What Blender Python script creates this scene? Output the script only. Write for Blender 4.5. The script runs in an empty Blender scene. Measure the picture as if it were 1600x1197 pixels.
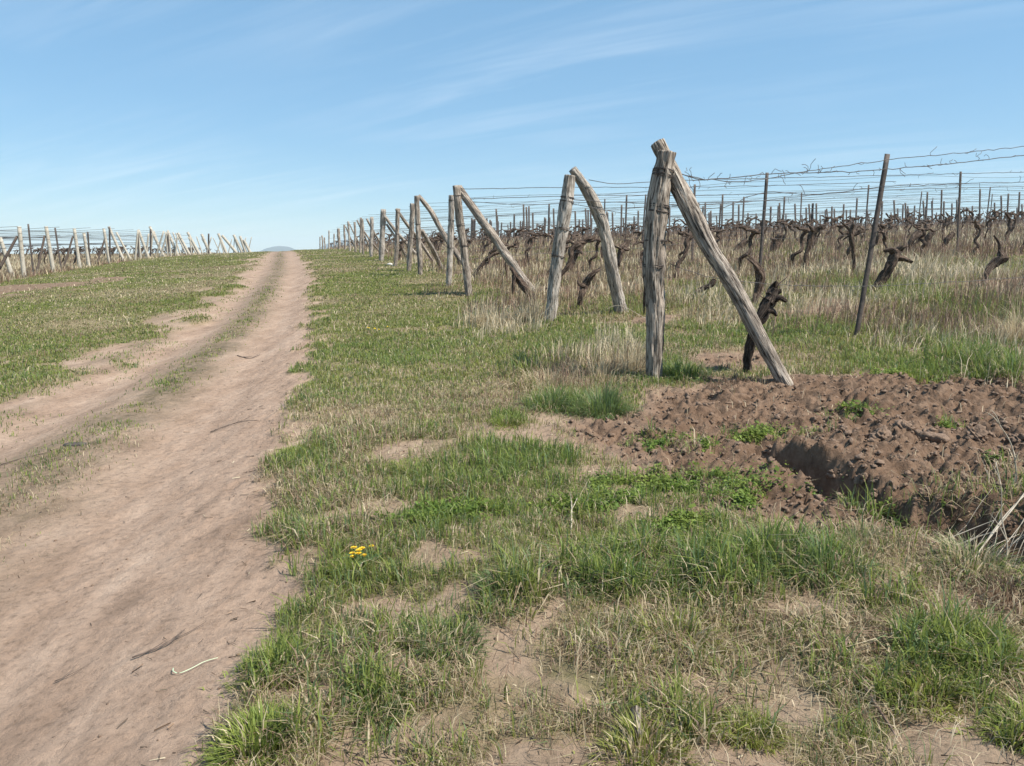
import bpy, math, random
import numpy as np
from mathutils import Vector

random.seed(11)
RNG = np.random.default_rng(11)
SC = bpy.context.scene
COL = SC.collection

# ------------------------------------------------------------------ camera
CAMZ, FPX, CX, CY = 1.5, 1200.0, 800.0, 598.5
PITCH = math.atan((598.5 - 400.0) / FPX)
SP, CP = math.sin(PITCH), math.cos(PITCH)
cam_data = bpy.data.cameras.new('camera')
cam_data.sensor_width = 36.0
cam_data.lens = FPX / 1600.0 * 36.0
cam_data.clip_start = 0.05
cam_data.clip_end = 12000.0
cam = bpy.data.objects.new('camera', cam_data)
cam.location = (0, 0, CAMZ)
cam.rotation_euler = (math.pi / 2 - PITCH, 0, 0)
COL.objects.link(cam)
SC.camera = cam

# ------------------------------------------------------------------ light
SUN_EL = math.radians(53)
SUN_H = np.array([0.92, -0.39]) / math.hypot(0.92, 0.39)
SUN_ROT = math.atan2(SUN_H[0], SUN_H[1])
to_sun = Vector((SUN_H[0] * math.cos(SUN_EL), SUN_H[1] * math.cos(SUN_EL), math.sin(SUN_EL)))
sun_data = bpy.data.lights.new('sun', 'SUN')
sun_data.energy = 4.6
sun_data.angle = math.radians(0.53)
sun_data.color = (1.0, 0.945, 0.855)
sun = bpy.data.objects.new('sun', sun_data)
sun.rotation_euler = to_sun.to_track_quat('Z', 'Y').to_euler()
sun.location = (20, -20, 40)
COL.objects.link(sun)

SC.view_settings.view_transform = 'Standard'
SC.view_settings.look = 'None'
SC.view_settings.exposure = 0.84
SC.view_settings.gamma = 1.0
SC.cycles.volume_bounces = 2

world = bpy.data.worlds.new('World')
SC.world = world
world.use_nodes = True
wn, wl = world.node_tree.nodes, world.node_tree.links
wn.clear()
w_out = wn.new('ShaderNodeOutputWorld')
w_bg = wn.new('ShaderNodeBackground')
w_bg.inputs['Strength'].default_value = 0.095
sky = wn.new('ShaderNodeTexSky')
sky.sky_type = 'NISHITA'
sky.sun_disc = False
sky.sun_elevation = SUN_EL
sky.sun_rotation = SUN_ROT
sky.altitude = 200
sky.air_density = 1.0
sky.dust_density = 0.0
sky.ozone_density = 2.2
# thin cirrus streaks, laid out on a high flat layer by direction
tc = wn.new('ShaderNodeTexCoord')
sep = wn.new('ShaderNodeSeparateXYZ')
wl.new(tc.outputs['Generated'], sep.inputs[0])
zmax = wn.new('ShaderNodeMath'); zmax.operation = 'MAXIMUM'; zmax.inputs[1].default_value = 0.0
wl.new(sep.outputs['Z'], zmax.inputs[0])
zadd = wn.new('ShaderNodeMath'); zadd.operation = 'ADD'; zadd.inputs[1].default_value = 0.12
wl.new(zmax.outputs[0], zadd.inputs[0])
dx = wn.new('ShaderNodeMath'); dx.operation = 'DIVIDE'
dy = wn.new('ShaderNodeMath'); dy.operation = 'DIVIDE'
wl.new(sep.outputs['X'], dx.inputs[0]); wl.new(zadd.outputs[0], dx.inputs[1])
wl.new(sep.outputs['Y'], dy.inputs[0]); wl.new(zadd.outputs[0], dy.inputs[1])
cmb = wn.new('ShaderNodeCombineXYZ')
wl.new(dx.outputs[0], cmb.inputs['X']); wl.new(dy.outputs[0], cmb.inputs['Y'])
mp = wn.new('ShaderNodeMapping')
mp.vector_type = 'TEXTURE'
mp.inputs['Rotation'].default_value = (0, 0, math.radians(-31))
mp.inputs['Scale'].default_value = (1.7, 0.24, 1)
mp.inputs['Location'].default_value = (1.3, 0.4, 0)
wl.new(cmb.outputs[0], mp.inputs['Vector'])
n_c = wn.new('ShaderNodeTexNoise')
n_c.inputs['Scale'].default_value = 1.0
n_c.inputs['Detail'].default_value = 7
n_c.inputs['Roughness'].default_value = 0.58
n_c.inputs['Distortion'].default_value = 0.5
wl.new(mp.outputs[0], n_c.inputs['Vector'])
n_p = wn.new('ShaderNodeTexNoise')
n_p.inputs['Scale'].default_value = 0.55
n_p.inputs['Detail'].default_value = 2
wl.new(cmb.outputs[0], n_p.inputs['Vector'])
r1 = wn.new('ShaderNodeMapRange'); r1.inputs['From Min'].default_value = 0.44; r1.inputs['From Max'].default_value = 0.78
wl.new(n_c.outputs['Fac'], r1.inputs['Value'])
r2 = wn.new('ShaderNodeMapRange'); r2.inputs['From Min'].default_value = 0.38; r2.inputs['From Max'].default_value = 0.60
wl.new(n_p.outputs['Fac'], r2.inputs['Value'])
mul = wn.new('ShaderNodeMath'); mul.operation = 'MULTIPLY'
wl.new(r1.outputs[0], mul.inputs[0]); wl.new(r2.outputs[0], mul.inputs[1])
mul2 = wn.new('ShaderNodeMath'); mul2.operation = 'MULTIPLY'; mul2.inputs[1].default_value = 0.25
wl.new(mul.outputs[0], mul2.inputs[0])
mixc = wn.new('ShaderNodeMix'); mixc.data_type = 'RGBA'
wl.new(mul2.outputs[0], mixc.inputs['Factor'])
hs = wn.new('ShaderNodeHueSaturation'); hs.inputs['Saturation'].default_value = 1.28
wl.new(sky.outputs[0], hs.inputs['Color'])
hz_mix = wn.new('ShaderNodeMix'); hz_mix.data_type = 'RGBA'; hz_mix.inputs[0].default_value = 0.6
wl.new(hs.outputs[0], hz_mix.inputs[6]); hz_mix.inputs[7].default_value = (1.66, 3.02, 4.32, 1)
wl.new(hz_mix.outputs[2], mixc.inputs[6])
mixc.inputs[7].default_value = (6.6, 7.0, 7.4, 1)
wl.new(mixc.outputs[2], w_bg.inputs['Color'])
wl.new(w_bg.outputs[0], w_out.inputs['Surface'])

# ------------------------------------------------------------------ numeric helpers
def _hash(ix, iy, seed):
    h = (ix.astype(np.int64) * 374761393 + iy.astype(np.int64) * 668265263 + seed * 974711) & 0xffffffff
    h = ((h ^ (h >> 13)) * 1274126177) & 0xffffffff
    h = ((h ^ (h >> 16)) * 2246822519) & 0xffffffff
    return ((h ^ (h >> 15)) & 0xffffff) / float(0xffffff)

def vnoise(x, y, seed=0):
    x = np.asarray(x, float); y = np.asarray(y, float)
    ix, iy = np.floor(x), np.floor(y)
    fx, fy = x - ix, y - iy
    fx = fx * fx * fx * (fx * (fx * 6 - 15) + 10); fy = fy * fy * fy * (fy * (fy * 6 - 15) + 10)
    a = _hash(ix, iy, seed); b = _hash(ix + 1, iy, seed)
    c = _hash(ix, iy + 1, seed); d = _hash(ix + 1, iy + 1, seed)
    return (a * (1 - fx) + b * fx) * (1 - fy) + (c * (1 - fx) + d * fx) * fy

def fbm(x, y, octv=4, seed=0, gain=0.5):
    s = 0.0; a = 1.0; t = 0.0
    for o in range(octv):
        c, q = math.cos(0.6 * o), math.sin(0.6 * o)
        f = 2.03 ** o
        s = s + a * vnoise((x * c - y * q) * f, (x * q + y * c) * f, seed + o * 17)
        t += a; a *= gain
    return s / t

def sstep(x, a, b):
    t = np.clip((np.asarray(x, float) - a) / (b - a), 0, 1)
    return t * t * (3 - 2 * t)

def lerp(a, b, t): return a + (b - a) * t

# ------------------------------------------------------------------ terrain
def _smooth_table(xs, ys, lo, hi, step, sig):
    g = np.arange(lo, hi, step)
    v = np.interp(g, xs, ys)
    k = np.arange(-int(4 * sig / step), int(4 * sig / step) + 1) * step
    w = np.exp(-0.5 * (k / sig) ** 2); w /= w.sum()
    vp = np.pad(v, len(k) // 2, mode='edge')
    return g, np.convolve(vp, w, mode='valid')

_fY = [-30, 0, 7.7, 12, 15.7, 20, 26, 33, 45, 60, 80, 100, 120, 140, 180, 300, 600, 4000]
_fZ = [-0.9, 0.0, .27, .45, .63, .80, 1.0, 1.24, 1.60, 1.93, 2.12, 2.24, 2.30, 2.25, 1.2, -5, -16, -40]
_gF, _vF = _smooth_table(_fY, _fZ, -40, 620, 0.5, 2.0)
_uX = [-3000, -200, -45, -17, -3, 0, 10, 60, 200, 3000]
_uZ = [-6, -1.2, -.80, -.68, 0, 0.0, .62, 2.2, 5.2, 8]
_gU, _vU = _smooth_table(_uX, _uZ, -320, 320, 0.5, 1.6)

def end_line(Y): return 1.45 - 0.275 * (Y - 7.7)      # line of the wooden end posts

def Hs(X, Y):
    X = np.asarray(X, float); Y = np.asarray(Y, float)
    f = np.where(Y < 600, np.interp(Y, _gF, _vF), np.interp(Y, _fY, _fZ))
    u = X - end_line(np.clip(Y, -5, 220))
    k = 1.0 - 0.85 * sstep(Y, 180, 500)
    return f + np.interp(u, _gU, _vU) * k

def ray(px, py):
    u = (px - CX) / FPX; v = (CY - py) / FPX
    return np.array([u, CP + v * SP, -SP + v * CP])

def at_Y(px, py, Y):
    d = ray(px, py)
    return np.array([0, 0, CAMZ]) + d * (Y / d[1])

_TT = np.exp(np.linspace(math.log(0.8), math.log(160), 4000))
def gpt(px, py):
    """Ground point seen at a place of the photograph (smooth terrain)."""
    d = ray(px, py)
    X, Y, Z = d[0] * _TT, d[1] * _TT, CAMZ + d[2] * _TT
    below = np.nonzero(Z < Hs(X, Y))[0]
    i = below[0] if len(below) else int(np.argmin(Z - Hs(X, Y)))
    return X[i], Y[i]

def proj(X, Y, Z):
    dz = Z - CAMZ
    f = Y * CP - dz * SP; up = Y * SP + dz * CP
    f = np.where(f < 0.01, 0.01, f)
    return CX + FPX * X / f, CY - FPX * up / f

# dirt track edges
_re = [gpt(*p) for p in [(330, 1197), (385, 1090), (415, 1000), (430, 930), (425, 860), (415, 800), (428, 720), (447, 640), (470, 570), (486, 500), (492, 450), (488, 420)]]
_le = [gpt(*p) for p in [(-1500, 1150), (-700, 880), (-330, 760), (0, 632), (130, 575), (245, 523), (320, 478), (364, 440), (392, 415)]]
_re = [(-0.35, -6), (-0.62, 0)] + _re
_le = [(-3.4, -6), (-3.6, 0.0)] + _le
_r0, _l0 = _re[-1], _le[-1]
for dY in (20, 50, 100, 200, 600):
    _re.append((_r0[0] - .292 * dY, _r0[1] + dY)); _le.append((_r0[0] - .292 * dY - 2.5, _r0[1] + dY))
_re.sort(key=lambda p: p[1]); _le.sort(key=lambda p: p[1])
_reX, _reY = np.array([p[0] for p in _re]), np.array([p[1] for p in _re])
_leX, _leY = np.array([p[0] for p in _le]), np.array([p[1] for p in _le])
def road_edges(Y): return np.interp(Y, _leY, _leX), np.interp(Y, _reY, _reX)

def poly_sd(X, Y, poly):
    """Signed distance, positive inside."""
    inside = np.zeros(X.shape, bool); d2 = np.full(X.shape, 1e9)
    n = len(poly)
    for i in range(n):
        (x0, y0), (x1, y1) = poly[i], poly[(i + 1) % n]
        ex, ey = x1 - x0, y1 - y0
        t = np.clip(((X - x0) * ex + (Y - y0) * ey) / (ex * ex + ey * ey + 1e-12), 0, 1)
        d2 = np.minimum(d2, (X - x0 - t * ex) ** 2 + (Y - y0 - t * ey) ** 2)
        c = ((y0 > Y) != (y1 > Y)) & (X < (x1 - x0) * (Y - y0) / (y1 - y0 + 1e-12) + x0)
        inside ^= c
    d = np.sqrt(d2)
    return np.where(inside, d, -d)

def line_d(X, Y, pts):
    """distance to a polyline, side (+ right of travel), share of the way along."""
    best = np.full(X.shape, 1e9); side = np.zeros(X.shape); along = np.zeros(X.shape)
    n = len(pts) - 1
    for i in range(n):
        (x0, y0), (x1, y1) = pts[i], pts[i + 1]
        ex, ey = x1 - x0, y1 - y0
        t = np.clip(((X - x0) * ex + (Y - y0) * ey) / (ex * ex + ey * ey), 0, 1)
        d = np.hypot(X - x0 - t * ex, Y - y0 - t * ey)
        m = d < best
        s = np.sign((Y - y0) * ex - (X - x0) * ey)
        best = np.where(m, d, best); side = np.where(m, s, side); along = np.where(m, (i + t) / n, along)
    return best, side, along

TILL = [gpt(*p) for p in [(880, 690), (965, 632), (1050, 596), (1230, 590), (1400, 584), (1600, 566), (1900, 545), (2400, 640), (1900, 830), (1640, 905), (1420, 862), (1300, 850), (1190, 815), (1080, 800), (1020, 745)]]
BANK = [gpt(*p) for p in [(1165, 690), (1230, 718), (1300, 742), (1355, 775), (1430, 803), (1520, 812), (1600, 850), (1720, 930)]]
HOLE = gpt(1600, 855)

def ell(px, py, rx, ry):
    x, y = gpt(px, py)
    hz = max(CAMZ - float(Hs(x, y)), 0.25)
    return (x, y, rx / FPX * y, ry / FPX * y * y / hz)
def ew(X, Y, e, nz=0.0):
    q = np.sqrt(((X - e[0]) / e[2]) ** 2 + ((Y - e[1]) / e[3]) ** 2) + nz
    return 1 - sstep(q, 0.75, 1.15)

BARE = [ell(*p) for p in [(590, 945, 75, 24), (470, 890, 60, 50), (640, 1043, 50, 18), (500, 1095, 120, 24), (640, 705, 60, 16), (600, 795, 55, 14),
        (900, 738, 55, 14), (700, 875, 60, 15), (830, 690, 90, 14), (520, 815, 50, 14), (960, 665, 90, 24), (880, 650, 60, 12), (850, 905, 35, 12),
        (770, 1000, 40, 14), (1230, 1090, 60, 40), (1180, 1170, 60, 20), (1560, 945, 80, 26), (1120, 780, 60, 12), (980, 800, 60, 10), (1010, 700, 60, 12), (455, 985, 40, 20)]]
GREEN = [ell(*p) + q for p, q in [   # + (cover, height, dry, fresh)
    ((660, 740, 70, 22), (.9, .085, .12, .5)), ((800, 725, 130, 26), (.95, .10, .08, .75)), ((760, 800, 130, 22), (.75, .07, .1, .8)), ((1070, 765, 150, 22), (.6, .06, .03, 1)), ((1060, 820, 70, 14), (.5, .05, .1, 1)),
    ((800, 940, 95, 34), (.95, .15, .12, .45)), ((690, 970, 90, 30), (.95, .12, .12, .5)), ((580, 1100, 60, 22), (.95, .11, .15, .5)),
    ((950, 905, 120, 42), (.9, .15, .22, .7)), ((1080, 900, 140, 48), (.9, .16, .2, .75)), ((1240, 890, 110, 44), (.9, .17, .18, .8)), ((1370, 930, 90, 34), (1, .16, .15, .5)),
    ((1490, 1020, 110, 55), (1, .16, .12, .55)), ((1450, 1090, 90, 40), (1, .14, .15, .5)), ((1580, 1150, 50, 50), (1, .13, .12, .5)), ((410, 1172, 85, 32), (1, .12, .12, .6)),
    ((425, 1035, 60, 36), (.95, .10, .14, .55)), ((450, 975, 40, 26), (.9, .09, .15, .5)), ((510, 905, 40, 16), (.9, .08, .12, .5)), ((560, 875, 60, 18), (.9, .08, .12, .5)),
    ((415, 910, 26, 10), (.9, .05, .05, .9)), ((470, 720, 50, 20), (.95, .08, .12, .5)), ((430, 800, 40, 9), (.95, .07, .1, .5)), ((450, 690, 30, 8), (.95, .07, .1, .5)),
    ((640, 1165, 110, 30), (.9, .10, .3, .4)), ((1060, 1130, 110, 50), (.95, .11, .35, .35)), ((1180, 1130, 50, 22), (1, .11, .15, .5)), ((1330, 1140, 60, 25), (.95, .1, .25, .45)),
    ((790, 660, 30, 12), (1, .13, .05, .8)), ((870, 630, 60, 14), (1, .12, .08, .8)), ((1060, 578, 40, 14), (1, .16, .05, .9)), ((820, 590, 40, 20), (1, .2, .4, .5)),
    ((1130, 520, 240, 14), (1, .07, .1, .9)), ((1450, 580, 60, 8), (1, .12, .05, .9)), ((1540, 570, 80, 22), (1, .2, .2, .8)), ((1440, 470, 90, 22), (1, .22, .15, .7)), ((880, 545, 120, 14), (1, .08, .2, .7)),
    ((560, 440, 90, 12), (1, .05, .1, .7)), ((760, 465, 40, 7), (1, .09, .05, .9)), ((1250, 690, 60, 10), (.5, .04, .05, 1)), ((1180, 682, 50, 12), (.8, .04, .05, 1)), ((1020, 690, 60, 12), (.7, .04, .1, 1)), ((1340, 645, 30, 6), (.7, .05, .05, 1)), ((1490, 660, 24, 5), (.7, .05, .05, 1)), ((1440, 585, 40, 8), (1, .09, .03, 1)), ((1355, 800, 50, 20), (.6, .14, .1, .8))]]
STRAW = [ell(*p) + q for p, q in [   # + (share, height)
    ((950, 1020, 120, 62), (.8, .11)), ((1010, 960, 150, 26), (.4, .13)), ((920, 580, 90, 30), (.9, .26)), ((980, 560, 50, 26), (.9, .32)), ((790, 495, 70, 18), (.95, .34)),
    ((1010, 600, 100, 10), (.6, .1)), ((600, 590, 150, 44), (.5, .06)), ((740, 630, 70, 22), (.7, .08)), ((1560, 1010, 60, 80), (.5, .12)), ((1500, 880, 120, 26), (.7, .16)),
    ((1560, 450, 110, 34), (.95, .42)), ((1420, 440, 90, 16), (.9, .36)), ((1180, 425, 130, 20), (.9, .3)), ((1120, 475, 90, 20), (.7, .25)), ((1590, 500, 40, 50), (.9, .6)), ((1540, 550, 90, 16), (.4, .3)),
    ((700, 455, 40, 8), (.6, .15)), ((650, 1090, 60, 50), (.3, .08)), ((800, 1100, 120, 60), (.45, .08)), ((1250, 1050, 120, 40), (.4, .08)), ((1300, 580, 160, 10), (.5, .06)), ((720, 700, 60, 20), (.4, .08)), ((1160, 600, 60, 8), (.7, .12))]]
LSOIL = [ell(*p) for p in [(40, 452, 110, 9), (150, 440, 60, 5)]]

ROWS = np.array([7.65, 10.8, 15.9, 19.5, 22.9, 26.2, 29.6, 33.2, 37.0, 40.7, 44.4, 48.1])
def row_band(X, Y):
    t = (X - 1.45) * -.265 + (Y - 7.7) * .964
    y0 = 7.7 + t * .964
    d = np.min(np.abs(y0[..., None] - ROWS), axis=-1) if y0.size < 4000000 else np.abs(y0)
    u = X - end_line(Y)
    return (1 - sstep(d, .4, 1.1)) * sstep(u, .3, 1.0) * sstep(fbm(X * .9, Y * .9, 3, 95), .38, .58)

def till_mask(X, Y):
    nz = (fbm(X * 1.7, Y * 1.7, 3, 91) - .5) * 0.7
    t = sstep(poly_sd(X, Y, TILL) + nz * 1.3, -.22, .40)
    t = np.maximum(t, .85 * row_band(X, Y) * (Y > 7.6))
    for e in LSOIL:
        t = np.maximum(t, 0.75 * ew(X, Y, e, (fbm(X * .9, Y * .9, 4, 92, .65) - .42) * 2.2))
    return t

def road_mask(X, Y):
    lx, rx = road_edges(Y)
    nz = (fbm(X * 2.6, Y * 2.0, 5, 31, .62) - .45) * 0.85 * np.clip(Y / 6, .6, 1.6)
    nl = (fbm(X * 1.1, Y * .7, 5, 32, .62) - .5) * 2.4
    return sstep(rx - X + nz, -.14, .14) * sstep(X - lx + nl, -.75, .3)

def bare_mask(X, Y):
    b = np.zeros(X.shape)
    nz = (fbm(X * 3.2, Y * 3.2, 3, 41) - .5) * 0.9
    for e in BARE: b = np.maximum(b, ew(X, Y, e, nz))
    return b

def vine_rows(X, Y):
    """distance from the nearest planted row (right field)."""
    u = (X - end_line(Y)); s = Y - .275 * (X - end_line(Y)) * 0.93
    return u

def detail(X, Y):
    X = np.asarray(X, float); Y = np.asarray(Y, float)
    R = road_mask(X, Y); T = till_mask(X, Y)
    lx, rx = road_edges(Y)
    w = (X - lx) / np.maximum(rx - lx, .3)
    near = 1 - sstep(np.hypot(X, Y), 25, 60)
    rut = np.exp(-((w - .24) / .13) ** 2) + np.exp(-((w - .75) / .14) ** 2)
    z = -0.075 * rut * sstep(R, .0, .6) * (1 - sstep(Y, 50, 90))
    z = z - 0.03 * R
    bump = (fbm(X * 1.3, Y * 1.3, 3, 5) - .5) * .10 + (fbm(X * 5, Y * 5, 3, 6) - .5) * .035
    z = z + bump * (1 - .75 * R) * (.35 + .65 * near)
    z = z + ((fbm(X * 9, Y * 6, 3, 8) - .5) * .018 + (fbm(X * 22, Y * 16, 2, 9, .7) - .5) * .012) * R * near
    wx = X + (fbm(X * 3.1, Y * 3.1, 3, 17) - .5) * .6; wy = Y + (fbm(X * 3.1, Y * 3.1, 3, 18) - .5) * .6
    c1 = fbm(X * 1.9, Y * 1.9, 2, 12); c2 = fbm(wx * 6.5, wy * 4.5, 4, 13, .7); c3 = fbm(X * 15, Y * 15, 3, 14, .8); c4 = vnoise(X * 21, Y * 21, 15)
    z = z + T * near * np.where(Y > 8.5, .45, 1.0) * ((c1 - .45) * .07 + (c2 - .5) * .15 + (c3 - .5) * .085 + (c4 > .6) * .014 + (vnoise(X * 33, Y * 33, 16) - .5) * .03)
    d, side, al = line_d(X + (fbm(X * 4, Y * 4, 4, 71) - .5) * .16, Y + (fbm(X * 4, Y * 4, 4, 72) - .5) * .16, BANK)
    amp = sstep(al, .0, .15) * (1 - sstep(al, .82, 1))
    sd = d * side
    z = z + amp * (.07 * sstep(sd, -.015, .03) * (1 - sstep(sd, .3, 1.8)) - .16 * (.45 + .9 * fbm(X * 3, Y * 3, 3, 74)) * (1 - sstep(np.abs(sd + .075), .07, .17)))
    z = z - .5 * np.exp(-(((X - HOLE[0]) / .26) ** 2 + ((Y - HOLE[1]) / .24) ** 2) ** 2)
    return z

def H(X, Y): return Hs(X, Y) + detail(np.atleast_1d(X), np.atleast_1d(Y)).reshape(np.shape(X))
def H1(x, y): return float(H(np.array([x]), np.array([y]))[0])

def fields(X, Y):
    R = road_mask(X, Y); T = till_mask(X, Y); B = bare_mask(X, Y)
    lx, rx = road_edges(Y)
    u = X - end_line(Y)
    n1 = fbm(X * 1.6, Y * 1.6, 4, 51); n2 = fbm(X * .45, Y * .45, 4, 52); n3 = fbm(X * 4.5, Y * 4.5, 3, 53)
    far = sstep(Y, 5.2, 7.0)
    cov = lerp(sstep(n1 * .6 + n3 * .4, .37, .50) * .94, .55 + .45 * sstep(n1 * .5 + n3 * .5, .30, .48), far)
    hgt = lerp(.075, .048, far) * (.6 + .9 * n1)
    dry = np.clip(lerp(.42, .33, far) + (n2 - .5) * 2.4 + (n3 - .5) * .5, .03, .9)
    fresh = np.clip(.45 + (n1 - .5) * 1.4, 0, 1)
    vin = sstep(u, .2, 1.2)
    hgt = lerp(hgt, hgt * 1.6, vin); dry = np.clip(dry + .12 * vin, 0, .95)
    left = sstep(lx - X, 0, .8)
    hgt = lerp(hgt, hgt * .75, left); dry = lerp(dry, np.clip(dry * .75, 0, 1), left * sstep(lx - X, 1.0, 3.0))
    straw = vin * sstep(n2 * .6 + n1 * .4, .42, .58) * .75 * sstep(Y, 10, 14)
    sh = lerp(.10, .16 + .26 * n1, sstep(Y, 10.5, 14))
    straw = np.maximum(straw, (.18 + .16 * sstep(n1, .4, .6)) * (1 - R))
    sh = np.where(vin > .3, sh, .09)
    xl = -19.3 - .275 * (Y - 30)
    lv = sstep(xl - X, -1.0, .6)
    straw = np.maximum(straw, lv * .9); sh = np.where(lv > .3, .32, sh)
    cov = cov * (1 - .93 * B * sstep(n3, .20, .40))
    nz = (n3 - .5) * .8
    gap = .22 + .78 * sstep(n3 * .55 + n1 * .45, .38, .52)
    for e in GREEN:
        w = ew(X, Y, e, nz * 1.5) * gap
        cov = lerp(cov, e[4], w); hgt = lerp(hgt, e[5] * (.7 + .6 * n3), w); dry = lerp(dry, e[6], w); fresh = lerp(fresh, e[7], w); straw = straw * (1 - .7 * w)
    for e in STRAW:
        w = ew(X, Y, e, nz); straw = np.maximum(straw, w * e[4]); sh = np.where(w > .3, e[5], sh)
    mid = np.exp(-(((X - lx) / np.maximum(rx - lx, .3) - .5) / .09) ** 2)
    tillcov = T * np.maximum(sstep(n1, .66, .74) * .5, 0)
    gw = np.zeros(X.shape)
    for e in GREEN: gw = np.maximum(gw, ew(X, Y, e, nz))
    cov = np.where(gw > .5, cov, cov * (1 - sstep(T, .1, .6)) + tillcov * .6)
    straw = straw * (1 - .85 * T * np.where(Y < 8, 1, .9))
    cov = cov * (1 - sstep(R, .15, .75)) + R * (.5 * mid * sstep(n1 * .5 + n3 * .5, .38, .54) * (1 - .85 * sstep(Y, 12, 28))) + R * .25 * sstep(n1, .5, .6) * (1 - sstep(X - lx, .1, .9))
    straw = straw * (1 - sstep(R, .1, .6))
    hgt = lerp(hgt, .025, R * .7)
    return R, T, B, cov, hgt, dry, fresh, straw, sh

# ------------------------------------------------------------------ materials
def new_mat(name):
    m = bpy.data.materials.new(name); m.use_nodes = True
    nt = m.node_tree; nt.nodes.clear()
    out = nt.nodes.new('ShaderNodeOutputMaterial')
    return m, nt, nt.nodes, nt.links, out

def ramp(ns, stops):
    r = ns.new('ShaderNodeValToRGB')
    el = r.color_ramp.elements
    el[0].position, el[0].color = stops[0][0], (*stops[0][1], 1)
    el[1].position, el[1].color = stops[-1][0], (*stops[-1][1], 1)
    for p, c in stops[1:-1]:
        e = el.new(p); e.color = (*c, 1)
    return r

def noise(ns, ls, vec, scale, detail=4, rough=.55, dist=0):
    n = ns.new('ShaderNodeTexNoise')
    n.inputs['Scale'].default_value = scale; n.inputs['Detail'].default_value = detail
    n.inputs['Roughness'].default_value = rough; n.inputs['Distortion'].default_value = dist
    if vec is not None: ls.new(vec, n.inputs['Vector'])
    return n

def mixrgb(ns, ls, fac, a, b):
    m = ns.new('ShaderNodeMix'); m.data_type = 'RGBA'
    for s, i in ((fac, 0), (a, 6), (b, 7)):
        if isinstance(s, (int, float)): m.inputs[i].default_value = s
        elif isinstance(s, tuple): m.inputs[i].default_value = (*s, 1)
        else: ls.new(s, m.inputs[i])
    return m.outputs[2]

def ground_material():
    m, nt, ns, ls, out = new_mat('earth')
    bs = ns.new('ShaderNodeBsdfPrincipled'); bs.inputs['Roughness'].default_value = .95
    bs.inputs['Specular IOR Level'].default_value = .15
    geo = ns.new('ShaderNodeNewGeometry'); pos = geo.outputs['Position']
    at = ns.new('ShaderNodeAttribute'); at.attribute_name = 'zone'
    sp = ns.new('ShaderNodeSeparateColor'); ls.new(at.outputs['Color'], sp.inputs[0])
    # packed pale track
    mpg = ns.new('ShaderNodeMapping'); mpg.inputs['Rotation'].default_value = (0, 0, math.radians(-17)); mpg.inputs['Scale'].default_value = (3.2, .55, 1)
    ls.new(pos, mpg.inputs['Vector'])
    streak = noise(ns, ls, mpg.outputs[0], 1.6, 6, .62)
    blot = noise(ns, ls, pos, 2.3, 6, .6)
    fine = noise(ns, ls, pos, 24, 8, .74)
    road = ramp(ns, [(.30, (.20, .137, .098)), (.45, (.290, .203, .147)), (.58, (.350, .253, .188)), (.76, (.44, .335, .258))])
    ad = ns.new('ShaderNodeMath'); ad.operation = 'MULTIPLY_ADD'; ad.inputs[1].default_value = .55
    ls.new(streak.outputs['Fac'], ad.inputs[0])
    ad2 = ns.new('ShaderNodeMath'); ad2.operation = 'MULTIPLY'; ad2.inputs[1].default_value = .45
    ls.new(blot.outputs['Fac'], ad2.inputs[0]); ls.new(ad2.outputs[0], ad.inputs[2])
    ls.new(ad.outputs[0], road.inputs[0])
    fr = ramp(ns, [(.33, (.62, .61, .60)), (.47, (.97, .97, .97)), (.66, (1.14, 1.13, 1.12))])
    ls.new(fine.outputs['Fac'], fr.inputs[0])
    mm = ns.new('ShaderNodeMix'); mm.data_type = 'RGBA'; mm.blend_type = 'MULTIPLY'; mm.inputs[0].default_value = 1
    ls.new(road.outputs[0], mm.inputs[6]); ls.new(fr.outputs[0], mm.inputs[7])
    # turned soil
    till = ramp(ns, [(.30, (.075, .046, .030)), (.48, (.145, .092, .060)), (.68, (.225, .152, .104))])
    tn = noise(ns, ls, pos, 8, 9, .75); ls.new(tn.outputs['Fac'], till.inputs[0])
    # thatch below the grass
    th = ramp(ns, [(.34, (.085, .090, .036)), (.47, (.150, .135, .062)), (.60, (.215, .180, .098)), (.75, (.27, .215, .135))])
    hn = noise(ns, ls, pos, 14, 6, .7); ls.new(hn.outputs['Fac'], th.inputs[0])
    c = mixrgb(ns, ls, sp.outputs['Blue'], mm.outputs[2], th.outputs[0])
    c = mixrgb(ns, ls, sp.outputs['Green'], c, till.outputs[0])
    strip = ramp(ns, [(.36, (.085, .070, .042)), (.52, (.145, .112, .072)), (.66, (.22, .165, .115))])
    sn = noise(ns, ls, pos, 11, 6, .7); ls.new(sn.outputs['Fac'], strip.inputs[0])
    c = mixrgb(ns, ls, at.outputs['Alpha'], c, strip.outputs[0])
    ls.new(c, bs.inputs['Base Color'])
    b1 = noise(ns, ls, pos, 42, 8, .78)
    b2 = noise(ns, ls, pos, 9, 5, .6)
    mad = ns.new('ShaderNodeMath'); mad.operation = 'MULTIPLY_ADD'; mad.inputs[1].default_value = .5
    ls.new(b1.outputs['Fac'], mad.inputs[0]); ls.new(b2.outputs['Fac'], mad.inputs[2])
    bp = ns.new('ShaderNodeBump'); bp.inputs['Strength'].default_value = .9; bp.inputs['Distance'].default_value = .032
    ls.new(mad.outputs[0], bp.inputs['Height']); ls.new(bp.outputs[0], bs.inputs['Normal'])
    ls.new(bs.outputs[0], out.inputs[0])
    return m

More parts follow.
